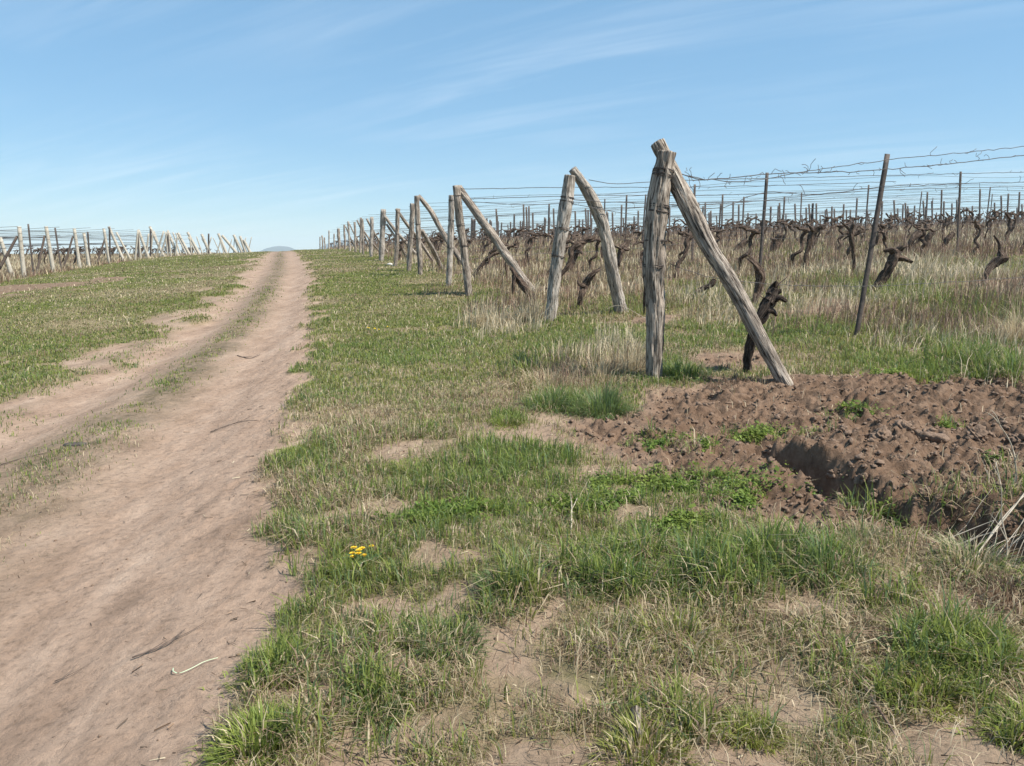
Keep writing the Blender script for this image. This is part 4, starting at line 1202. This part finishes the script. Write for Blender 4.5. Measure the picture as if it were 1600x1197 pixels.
# ------------------------------------------------------------------ pale concrete posts of the left field
LP = [  # foot, top, label
    ((38, 437), (30, 354), 'nearest pale concrete post with a dark strut on its left'),
    ((85, 433), (72, 354), 'second pale concrete post from the left edge, leaning left'),
    ((126, 428), (116, 357), 'third pale concrete post from the left edge, leaning left'),
    ((140, 423), (131, 364), 'pale concrete post behind a dark upright stake'),
    ((172, 416), (162, 357), 'pale concrete post with a slanting strut on its left near the middle of the row'),
    ((196, 414), (170, 354), 'strongly tilted pale concrete post meeting an upright stake at its top'),
    ((233, 405), (216, 359), 'tilted pale concrete post right of a lone thin upright stake'),
    ((256, 401), (234, 354), 'tallest tilted pale concrete post in the middle of the left row'),
    ((278, 400), (262, 361), 'tilted pale concrete post right of the tallest tilted one'),
    ((296, 398), (278, 364), 'tilted pale concrete post with a dark vine at its waist'),
    ((312, 398), (293, 363), 'tilted pale concrete post fourth from the tallest tilted one'),
    ((328, 397), (315, 366), 'small far concrete post near the dark stake'),
    ((353, 394), (341, 365), 'far concrete post leaning left with a thin top'),
    ((368, 393), (347, 368), 'far concrete post with the strongest tilt'),
    ((377, 392), (365, 367), 'far concrete post third from the end of the left row'),
    ((383, 392), (375, 369), 'far concrete post second from the end of the left row'),
    ((389, 391), (381, 375), 'last concrete post at the right end of the left row'),
    ((15, 419), (0, 371), 'pale concrete post partly cut by the left edge of the photo'),
]
def left_Y(px):
    d = ray(px, 400); t = d[0] / d[1]
    return (-19.3 + 8.25) / (t + .275)
def square_bar(P0, P1, w0, w1):
    P0, P1 = np.array(P0), np.array(P1)
    mb = MB().tube([P0 - (P1 - P0) * .08, P0, P0 * .5 + P1 * .5, P1], [w0 * .71, w0 * .71, (w0 + w1) * .355, w1 * .71], 8, .05, 0, 3, n=8)
    return mb
for k, (f, t, lab) in enumerate(LP):
    Yb = left_Y(f[0]) if f[0] > 20 else left_Y(60)
    Yb = min(Yb, 128)
    A = at_Y(f[0], f[1], Yb); Bt = at_Y(t[0], t[1], Yb)
    g = H1(A[0], Yb)
    A = A + (Bt - A) * ((g - A[2]) / (Bt[2] - A[2]))
    w = max(.13, Yb / 1200 * 3.4)
    o = square_bar(A, Bt, w, w * .82).build('concrete_post', M_CONC, None, (A[0], A[1], g), smooth=False)
    tag(o, lab, 'concrete post', 'pale concrete posts of the left vineyard')
    # wire holes and clips at the top
    cl = MB()
    for q in (.55, .72, .88, .985):
        c = A + (Bt - A) * q
        tie_ring(cl, c, Bt - A, w * .62, 1, k * 5 + int(q * 10))
    cl.build('wire_clip', M_TIE, o, (A[0], A[1], g))
xq = 205.0
while xq < 388:
    f_ = (xq, np.interp(xq, [205, 260, 330, 390], [408, 400, 396, 391])); Yb = min(left_Y(xq) + random.uniform(-1, 2), 128)
    hpx = 2.2 * FPX / Yb * random.uniform(.85, 1.05)
    t_ = (xq - hpx * random.choice((-.3, -.1, .1, .35, .5, .62)), f_[1] - hpx * .97)
    A = at_Y(f_[0], f_[1], Yb); Bt = at_Y(t_[0], t_[1], Yb); g = H1(A[0], Yb); A[2] = g
    o = square_bar(A, Bt, .11, .09).build('concrete_post', M_CONC, None, (A[0], A[1], g), smooth=False)
    tag(o, 'pale tilted post in the crowded far end of the left row', 'concrete post', 'crowded far posts of the left vineyard')
    xq += random.uniform(4.5, 9.5)
LST = [((0, 418), (27, 369), 4.2, 38, 'dark wooden strut slanting from the nearest pale post to the left edge'), ((57, 428), (70, 368), 3.4, 85, 'dark thin strut on the left of the second pale post'),
       ((96, 430), (114, 369), 3.0, 126, 'dark thin strut on the left of the third pale post'), ((150, 418), (165, 369), 2.6, 172, 'dark thin strut left of the strongly tilted pale post')]
for k, (f, t, w, pb, lab) in enumerate(LST):
    Yb = left_Y(pb)
    A = at_Y(f[0], f[1], Yb - .3); Bt = at_Y(t[0], t[1], Yb)
    r = w / FPX * Yb / 2
    o = MB().tube([A - (Bt - A) * .05, A, A * .5 + Bt * .5, Bt], [r * 1.1, r * 1.1, r, r * .9], 10, .12, 0, k, n=12).build('strut', M_TWIG, None, tuple(A))
    tag(o, lab, 'strut', 'dark struts of the left vineyard')
LSK = [((51, 415), (44, 350), 'thin dark stake rising above the wires next to the nearest pale post'), ((94, 402), (86, 356), 'thin dark stake leaning left between the second and third pale posts'),
       ((142, 427), (137, 362), 'dark upright stake in front of a pale post'), ((172, 408), (171, 355), 'thin stake meeting the top of the strongly tilted post'),
       ((216, 406), (216, 361), 'lone thin upright stake left of the tall tilted posts'), ((326, 396), (326, 365), 'dark far stake among the tilted posts'), ((235, 396), (235, 358), 'thin stake beside the tallest tilted post'), ((263, 398), (262, 364), 'thin stake right of the tallest tilted post')]
for (f, t, lab) in LSK:
    Yb = left_Y(f[0]); A = at_Y(*f, Yb); Bt = at_Y(*t, Yb); g = H1(A[0], Yb); A[2] = g
    o = link('steel_stake', STAKE, None, None, Vector(A), smooth=False)
    o.rotation_mode = 'QUATERNION'; o.rotation_quaternion = (Vector(Bt) - Vector(A)).to_track_quat('Z', 'Y')
    L = np.linalg.norm(Bt - A); s = max(1, Yb / 768 * 1.2 / .045); o.scale = (s, s, L / 2.15)
    tag(o, lab, 'steel stake', 'steel stakes of the left vineyard')

# ------------------------------------------------------------------ single tufts of grass
def tuft(px, py, rpx, h, ncount, dry, palette, label, group='single grass tufts'):
    x, y = gpt(px, py); r = rpx / FPX * y
    thin = min(1.0, math.sqrt(ncount / 820)); ncount = max(ncount, 820)
    a = RNG.uniform(0, 6.28, ncount)
    lob = .75 + 1.1 * vnoise(np.cos(a) * 1.7 + px * .1, np.sin(a) * 1.7 + py * .1, 5)
    q = np.sqrt(RNG.random(ncount)) * r * lob * np.where(RNG.random(ncount) < .15, 1.4, 1.0)
    X, Yq = x + np.cos(a) * q, y + np.sin(a) * q
    Z = H(X, Yq)
    g = palette[0] + (palette[1] - palette[0]) * RNG.random(ncount)[:, None]
    isd = RNG.random(ncount) < dry
    c = np.where(isd[:, None], lerp(C_DRY, C_STRAW * 1.3, RNG.random(ncount)[:, None]), g) * RNG.uniform(.8, 1.2, ncount)[:, None]
    hh = h * .62 * RNG.uniform(.25, 1.2, ncount) * (1 - .3 * np.clip(q / r, 0, 1.4) ** 2) * (.6 + .8 * vnoise(X * 14, Yq * 14, 8))
    az = a + RNG.normal(0, .5, ncount); lean = np.clip(.25 + .75 * q / r + RNG.normal(0, .2, ncount), .05, 1.4)
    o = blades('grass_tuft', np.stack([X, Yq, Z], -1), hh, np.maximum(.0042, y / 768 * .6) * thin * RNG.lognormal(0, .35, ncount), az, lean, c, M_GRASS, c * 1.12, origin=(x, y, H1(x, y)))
    return tag(o, label, 'grass tuft', group)
PB = (C_BLUE * .9, C_GREEN * 1.05); PG_ = (C_GREEN, C_LIME); PO = (C_OLIVE, C_LIME * .9); PS = (C_STRAW * .85, C_STRAW * 1.4)
PR = (C_PINK * .45, C_PINK * .9)
TUFTS = [(1150, 596, 46, .14, 700, 0, PR, 'reddish brown dead brush heaped at the foot of the nearest strut'), (1568, 940, 60, .12, 900, .05, PR, 'reddish brown mat of dead weeds at the right edge below the furrow'), (1075, 470, 60, .2, 500, .3, PR, 'brown dead weeds around the fallen vine stump'),
    (938, 640, 36, .40, 1500, .04, PB, 'big blue green grass tuft in front of the nearest post'), (862, 632, 34, .32, 900, .15, PB, 'blue green tuft left of the biggest tuft'),
    (1062, 586, 34, .32, 1000, .08, PB, 'bushy green tuft just right of the foot of the nearest post'), (792, 668, 24, .15, 520, .08, PG_, 'round green tuft left of the dry clump'),
    (940, 585, 60, .36, 900, .95, PS, 'tall straw coloured clump left of the nearest post'), (985, 575, 34, .42, 650, .95, PS, 'straw clump hugging the left side of the nearest post'), (860, 600, 46, .30, 600, .9, PS, 'straw clump behind the blue green tufts'),
    (765, 505, 30, .42, 420, .96, PS, 'fan of straw standing left of the second post'), (820, 500, 32, .38, 420, .96, PS, 'fan of straw leaning against the second post'),
    (408, 1180, 62, .15, 1300, .08, PG_, 'bright tuft at the bottom edge beside the track'), (425, 1050, 46, .14, 900, .12, PG_, 'spreading green tuft on the edge of the track above the pale string'),
    (1190, 880, 48, .27, 900, .04, PB, 'tall lush blue green tuft in front of the pale clods'), (1290, 900, 52, .26, 900, .06, PB, 'tall lush tuft in front of the furrow'), (1090, 905, 52, .24, 900, .08, PB, 'tall lush tuft in the middle of the grass band'), (950, 915, 46, .22, 800, .1, PB, 'lush tuft at the left of the grass band'),
    (1500, 1030, 70, .20, 1500, .1, PG_, 'large dome of green grass near the lower right corner'), (1440, 1080, 56, .17, 1000, .14, PO, 'olive grass dome below the large green dome'), (1600, 1150, 44, .18, 800, .1, PG_, 'green tuft cut by the lower right corner'),
    (1345, 855, 30, .22, 160, .3, PB, 'wispy tuft on the pale clods in front of the furrow'), (1375, 795, 22, .18, 150, .1, PB, 'small tuft growing in the furrow shade'), (1170, 1140, 34, .13, 500, .15, PO, 'small olive dome in the dry foreground'), (1010, 1170, 60, .14, 900, .3, PO, 'yellowish tuft right of the wood chip'),
    (690, 1005, 60, .15, 900, .1, PB, 'green tuft between two bare patches in the foreground'), (800, 930, 56, .17, 900, .1, PB, 'green tuft right of the upper bare patch'), (590, 1112, 44, .13, 700, .1, PB, 'dark green tuft near the lower left of the verge'), (545, 895, 34, .1, 400, .12, PG_, 'small tuft under the dandelion'),
    (1440, 588, 36, .12, 600, .04, PG_, 'green tuft at the back edge of the tilled patch'), (1545, 580, 50, .30, 900, .2, PB, 'grey green tuft at the right end of the tilled patch'), (1470, 480, 60, .34, 900, .25, PG_, 'large green clump under the hook shaped vine'), (1560, 470, 60, .55, 700, .95, PS, 'tall bleached straw clump at the right edge'), (1592, 530, 22, .8, 160, .98, PS, 'few very tall straw stems at the right edge'),
    (1520, 890, 50, .26, 700, .55, PB, 'half dry tuft under the fallen dead stalks'), (1420, 470, 60, .4, 500, .9, PS, 'straw clump right of the grey trunked vine'), (1060, 1000, 60, .16, 700, .5, PO, 'half dry tuft beside the matted straw'), (640, 735, 30, .11, 350, .08, PG_, 'low tuft left of the lush strip'), (460, 705, 24, .1, 350, .06, PG_, 'low tuft spilling onto the track')]
for t in TUFTS: tuft(*t)

# ------------------------------------------------------------------ small things on the ground
def stick(name, pxs, r, mat, label, cat, lift=.012, group=None, branches=0, seed=0, z=None):
    rs = random.Random(seed); P = []
    for i, p in enumerate(pxs):
        x, y = gpt(p[0], p[1]); P.append((x, y, H1(x, y) + lift + (p[2] if len(p) > 2 else 0)))
    P = np.array(P); o = MB().tube(P, np.linspace(r, r * .45, len(P)), 6, .25, 0, seed, n=max(8, len(P) * 3)).build(name, mat, None, tuple(P[0]))
    tag(o, label, cat, group)
    for b in range(branches):
        i = rs.randrange(0, len(P) - 1); c = P[i] * .5 + P[i + 1] * .5; d = P[i + 1] - P[i]; d /= np.linalg.norm(d)
        d = d + np.array([rs.uniform(-.9, .9), rs.uniform(-.9, .9), rs.uniform(0, .2)])
        L = rs.uniform(.06, .16)
        MB().tube([c, c + d * L * .5, c + d * L + np.array([0, 0, .01])], [r * .6, r * .45, r * .2], 5, .2, 0, seed + b, n=6).build('twig', mat, o, tuple(P[0]))
    return o
stick('dead_branch', [(205, 1012), (232, 1004), (262, 990), (282, 978)], .0035, M_TWIG, 'forked dark twig lying on the track in front', 'dead branch', branches=4, seed=1, group='dead twigs on the track')
stick('dead_branch', [(328, 660), (352, 653), (378, 650), (404, 650)], .005, M_TWIG, 'dark twig lying across the right wheel rut of the track', 'dead branch', branches=3, seed=2, group='dead twigs on the track')
stick('dead_branch', [(370, 548), (388, 549), (405, 544)], .006, M_TWIG, 'small dark twig on the far part of the track', 'dead branch', branches=2, seed=3, group='dead twigs on the track')
stick('dead_branch', [(82, 1034), (105, 1026), (124, 1018)], .0022, M_TWIG, 'short thin twig at the left of the near track', 'dead branch', branches=1, seed=4, group='dead twigs on the track')
stick('dead_branch', [(0, 716), (40, 708), (78, 700)], .0035, M_TWIG, 'thin twig at the left edge in the left wheel rut', 'dead branch', branches=1, seed=5, group='dead twigs on the track')
stick('dead_branch', [(310, 1155), (345, 1140), (364, 1126)], .0022, M_TWIG, 'thin curved twig at the bottom of the track by the grass', 'dead branch', branches=2, seed=6, group='dead twigs on the track')
stick('dead_branch', [(488, 925), (505, 905), (520, 885), (560, 868)], .008, M_TWIG, 'grey crooked branch half buried in the verge below the dandelion', 'dead branch', branches=3, seed=7)
m_str, nt, ns, ls, out = new_mat('pale_green_plastic'); b_ = ns.new('ShaderNodeBsdfPrincipled'); b_.inputs['Base Color'].default_value = (.55, .68, .46, 1); b_.inputs['Roughness'].default_value = .4; ls.new(b_.outputs[0], out.inputs[0])
stick('plastic_string', [(270, 1033), (270, 1039), (278, 1041), (295, 1036), (318, 1026), (340, 1017)], .0021, m_str, 'pale green hooked piece of string lying on the track edge', 'string')
stick('plant_stem', [(892, 832), (893, 815, .03), (893, 795, .05)], .006, M_DRYWOOD, 'bleached forked stem sticking up in the weeds', 'dry stem', branches=2, seed=9)
stick('dead_branch', [(1318, 872), (1350, 868), (1390, 860)], .012, M_TWIG, 'dark stick lying in front of the pale clods', 'dead branch', seed=10)
stick('dead_branch', [(1345, 1070), (1362, 1100), (1385, 1135), (1400, 1165)], .006, M_CANE, 'brown slanting stem in the lower right foreground', 'dead branch', seed=11, lift=.03)
stick('dead_branch', [(1390, 1010), (1430, 1000), (1465, 985)], .004, M_DRYWOOD, 'grey thin stalk lying on the grass near the lower right', 'dry stalk', seed=12, lift=.05)
wc = stick('wood_chip', [(994, 1120), (995, 1138), (999, 1160)], .020, M_WOOD, 'bleached chip of wood in the foreground grass', 'wood chip', lift=.04, seed=13)
stick('dry_leaf', [(1318, 1028), (1322, 1016), (1334, 1010)], .010, M_CANE, 'curled orange brown dry leaf in the foreground grass', 'dry leaf', lift=.04, seed=14)
x, y = gpt(612, 412)
for k, (px, py, r, lab) in enumerate([(609, 411, .09, 'white stone lying by the stout flat topped post'), (614, 414, .05, 'smaller white stone beside the slim post')]):
    Yb = base_Y(px) - .6; p3 = at_Y(px, py, Yb); V, F = lump(ICO2, 80 + k, .3)
    tag(link('pale_stone', fast_mesh('pale_stone', V * r * np.array([1.2, .8, .7]), None, F), M_STONE, None, (p3[0], Yb, H1(p3[0], Yb) + r * .3)), lab, 'stone')
for k, (px, py, hw) in enumerate([(118, 688, 22)]):
    x, y = gpt(px, py); V, F = lump(ICO2, 90, .2)
    tag(link('flat_stone', fast_mesh('flat_stone', V * np.array([.10, .05, .018]), None, F), M_STEEL, None, (x, y, H1(x, y))), 'flat dark stone sunk in the middle of the track', 'stone')

# dead bleached stalks by the furrow at the right
def stalk(pts, Yd, r, label, seed, dY=0.0, forks=0, mat=M_DRYWOOD, n=24):
    P = np.array([at_Y(px, py, Yd + dY * i / (len(pts) - 1)) for i, (px, py) in enumerate(pts)])
    g = H1(P[0][0], P[0][1]); P[0][2] = min(P[0][2], g + .02)
    o = MB().tube(P, np.linspace(r * .75, r * .38, len(P)), 7, .15, 0, seed, n=n).build('dead_stalk', mat, None, tuple(P[0]))
    tag(o, label, 'dead stalk', 'bleached stalks beside the furrow')
    rs = random.Random(seed)
    for j in range(forks):
        i = rs.randrange(1, len(P)); d = P[i] - P[i - 1]; d /= np.linalg.norm(d)
        d = d + np.array((rs.uniform(-1, 1), rs.uniform(-.6, .6), rs.uniform(-.1, .7))); L = rs.uniform(.05, .14)
        MB().tube([P[i], P[i] + d * L * .5 + np.array((0, 0, .01)), P[i] + d * L], [r * .5, r * .4, r * .2], 5, .1, 0, seed + j, n=8).build('side_shoot', mat, o, tuple(P[0]))
    return o
Yh = gpt(1585, 880)[1]
stalk([(1585, 775), (1588, 745), (1586, 720), (1578, 690), (1562, 664)], gpt(1585, 790)[1], .0065, 'tall white branching dead stalk standing over the hole', 1, 0, 4)
stalk([(1568, 880), (1573, 845), (1566, 815), (1564, 760), (1556, 722)], Yh, .005, 'grey dead stalk standing in the dark hole', 2, .1, 2)
stalk([(1515, 880), (1550, 835), (1590, 785), (1615, 750)], Yh - .05, .0065, 'long pale stalk leaning up to the right across the hole', 3, .25)
stalk([(1525, 875), (1545, 840), (1575, 800), (1605, 770)], Yh - .02, .005, 'thin pale stalk lying beside the long leaning stalk', 4, .3)
stalk([(1466, 858), (1500, 850), (1530, 838), (1558, 830)], gpt(1466, 858)[1], .007, 'thick cut stalk lying flat left of the hole', 5, -.05)
stalk([(1445, 852), (1490, 838), (1530, 822), (1556, 812)], gpt(1445, 852)[1], .004, 'thin stalk lying behind the thick cut stalk', 6, -.05)
stalk([(1400, 834), (1440, 843), (1475, 855)], gpt(1400, 834)[1], .004, 'pale stalk lying across the front of the clods', 7, 0)
stalk([(1505, 887), (1545, 888), (1590, 884)], gpt(1505, 887)[1], .007, 'horizontal pale stalk at the bottom of the stalk heap', 8, 0)
stalk([(1530, 780), (1552, 772), (1568, 765), (1585, 762)], gpt(1530, 785)[1], .005, 'yellowish branching root stalk left of the tall white stalk', 9, 0, 6)
stalk([(1548, 770), (1546, 755), (1543, 735)], gpt(1548, 775)[1], .0045, 'short yellowish upright shoot beside the branching root stalk', 10, 0, 1)
for k in range(16):
    ax_, ay_ = random.uniform(1470, 1600), random.uniform(845, 895)
    an = random.gauss(.75, .45); Ls = random.uniform(40, 120)
    bx_, by_ = ax_ + math.cos(an) * Ls, ay_ - math.sin(an) * Ls
    o = stalk([(ax_, ay_), ((ax_ + bx_) / 2 + random.uniform(-5, 5), (ay_ + by_) / 2 + random.uniform(-4, 4)), (bx_, by_)], gpt(ax_, ay_)[1], random.uniform(.0015, .003), 'thin bleached stalk in the tangled heap beside the furrow hole', 30 + k, random.uniform(-.1, .35), 1 if k % 3 == 0 else 0)
    o['group'] = 'tangled thin stalks at the furrow hole'
stalk([(1390, 552), (1420, 548), (1455, 540), (1490, 530), (1520, 518)], gpt(1390, 553)[1], .007, 'long fallen straw coloured stalk on the back edge of the tilled patch', 11, .5, 2)
stalk([(1010, 470), (960, 478), (945, 484)], Y2 - .1, .005, 'thin bare stick crossing the foot of the bowed strut', 12, 0)

# the dandelion beside the track
x, y = gpt(565, 878); zd = H1(x, y)
dn = tag(empty('dandelion', (x, y, zd)), 'dandelion with a handful of yellow flower heads beside the track', 'dandelion')
def flat_mat(name, c, r=.6):
    m, nt, ns, ls, out = new_mat(name); b = ns.new('ShaderNodeBsdfPrincipled'); b.inputs['Base Color'].default_value = (*c, 1); b.inputs['Roughness'].default_value = r; ls.new(b.outputs[0], out.inputs[0]); return m
M_YEL = flat_mat('yellow_petals', (.80, .52, .02)); M_LEAF = flat_mat('dandelion_leaf', (.055, .11, .035))
for k, (px, py) in enumerate([(551, 866), (553, 857), (561, 861), (566, 858), (560, 866), (580, 855), (569, 869), (552, 871)]):
    Yf = y + random.uniform(-.08, .08); c = at_Y(px, py, Yf)
    MB().tube([(x + random.uniform(-.02, .02), y, zd - .01), (c + np.array((x, y, zd))) / 2, c], [.0022, .002, .002], 5).build('stem', M_LEAF, dn, (x, y, zd))
    fm = MB(); r0 = .016
    for q in range(26):
        a = q * 2.4; rr = r0 * math.sqrt((q + 1) / 26.0)
        d = np.array((math.cos(a), math.sin(a), 0)); t = np.array((-d[1], d[0], 0)) * .0034
        p0 = c + np.array((0, 0, .004)); p1 = c + d * rr + np.array((0, 0, .006 + .006 * (1 - rr / r0)))
        fm.add([p0 - t, p0 + t, p1 + t, p1 - t], [[0, 1, 2, 3]])
    fm.build('flower_head', M_YEL, dn, (x, y, zd), smooth=False)
for q in range(11):
    a = q * 2.4; L = random.uniform(.07, .12); d = np.array((math.cos(a), math.sin(a), 0)); t = np.array((-d[1], d[0], 0)); o3 = np.array((x, y, zd))
    V = []
    for i in range(7):
        s = i / 6; w = .013 * math.sin(math.pi * min(1, s * .9 + .08)) * (1 if i % 2 == 0 else .6)
        c = o3 + d * L * s + np.array((0, 0, .035 * math.sin(s * 2.2)))
        V += [c - t * w, c + t * w]
    lm = MB(); lm.add(V, [[2 * i, 2 * i + 1, 2 * i + 3, 2 * i + 2] for i in range(6)]); lm.build('leaf', M_LEAF, dn, (x, y, zd), smooth=False)

for px, py, lab in [(578, 520, 'distant dandelion in the short verge grass right of the track'), (596, 521, 'second distant dandelion just right of the other one in the verge')]:
    x, y = gpt(px, py); z0 = H1(x, y); o = tag(empty('dandelion', (x, y, z0)), lab, 'dandelion')
    for q in range(3):
        c = np.array((x + random.uniform(-.09, .09), y + random.uniform(-.1, .1), z0 + random.uniform(.05, .09)))
        MB().tube([(c[0], c[1], z0 - .01), c], .003, 4).build('stem', M_LEAF, o, (x, y, z0))
        V, F = ICO1; hm = MB(); hm.add(V * np.array([.013, .013, .007]) + c, None, F); hm.build('flower_head', M_YEL, o, (x, y, z0), smooth=False)

# ------------------------------------------------------------------ far hills and the air between
def hill(name, px0, px1, pyt, D, depth):
    a, b = (px0 - CX) / FPX * D, (px1 - CX) / FPX * D
    top = CAMZ + (400 - pyt) / FPX * D
    n, m = 48, 14
    u = np.linspace(0, 1, n); v = np.linspace(-1, 1, m)
    U, Vv = np.meshgrid(u, v)
    prof = np.sin(math.pi * U) ** .8 * np.cos(Vv * math.pi / 2) ** .8 + .06 * (fbm(U * 9, Vv * 3, 3, 3) - .5)
    Xh = a + (b - a) * U; Yh_ = D + Vv * depth; Zh = -45 + (top + 45) * np.maximum(prof, 0)
    ii = np.arange(n * m).reshape(m, n)
    Qh = np.stack([ii[:-1, :-1], ii[:-1, 1:], ii[1:, 1:], ii[1:, :-1]], -1).reshape(-1, 4)
    o = link(name, fast_mesh(name, np.stack([Xh, Yh_, Zh], -1).reshape(-1, 3), Qh), M_HILL)
    tag(o, kind='structure')
hill('hills', 392, 494, 385, 3000, 260)
hill('hills', 474, 620, 375, 3150, 260)

import bmesh
bm = bmesh.new(); bmesh.ops.create_cube(bm, size=1)
me = bpy.data.meshes.new('haze'); bm.to_mesh(me); bm.free()
hz = bpy.data.objects.new('haze', me); COL.objects.link(hz)
hz.location = (0, 1690, 15); hz.scale = (7200, 3560, 124)
m, nt, ns, ls, out = new_mat('air')
pv = ns.new('ShaderNodeVolumePrincipled')
pv.inputs['Color'].default_value = (.74, .88, 1.0, 1); pv.inputs['Density'].default_value = .00028; pv.inputs['Anisotropy'].default_value = .1
ls.new(pv.outputs[0], out.inputs['Volume'])
me.materials.append(m)
tag(hz, kind='stuff')
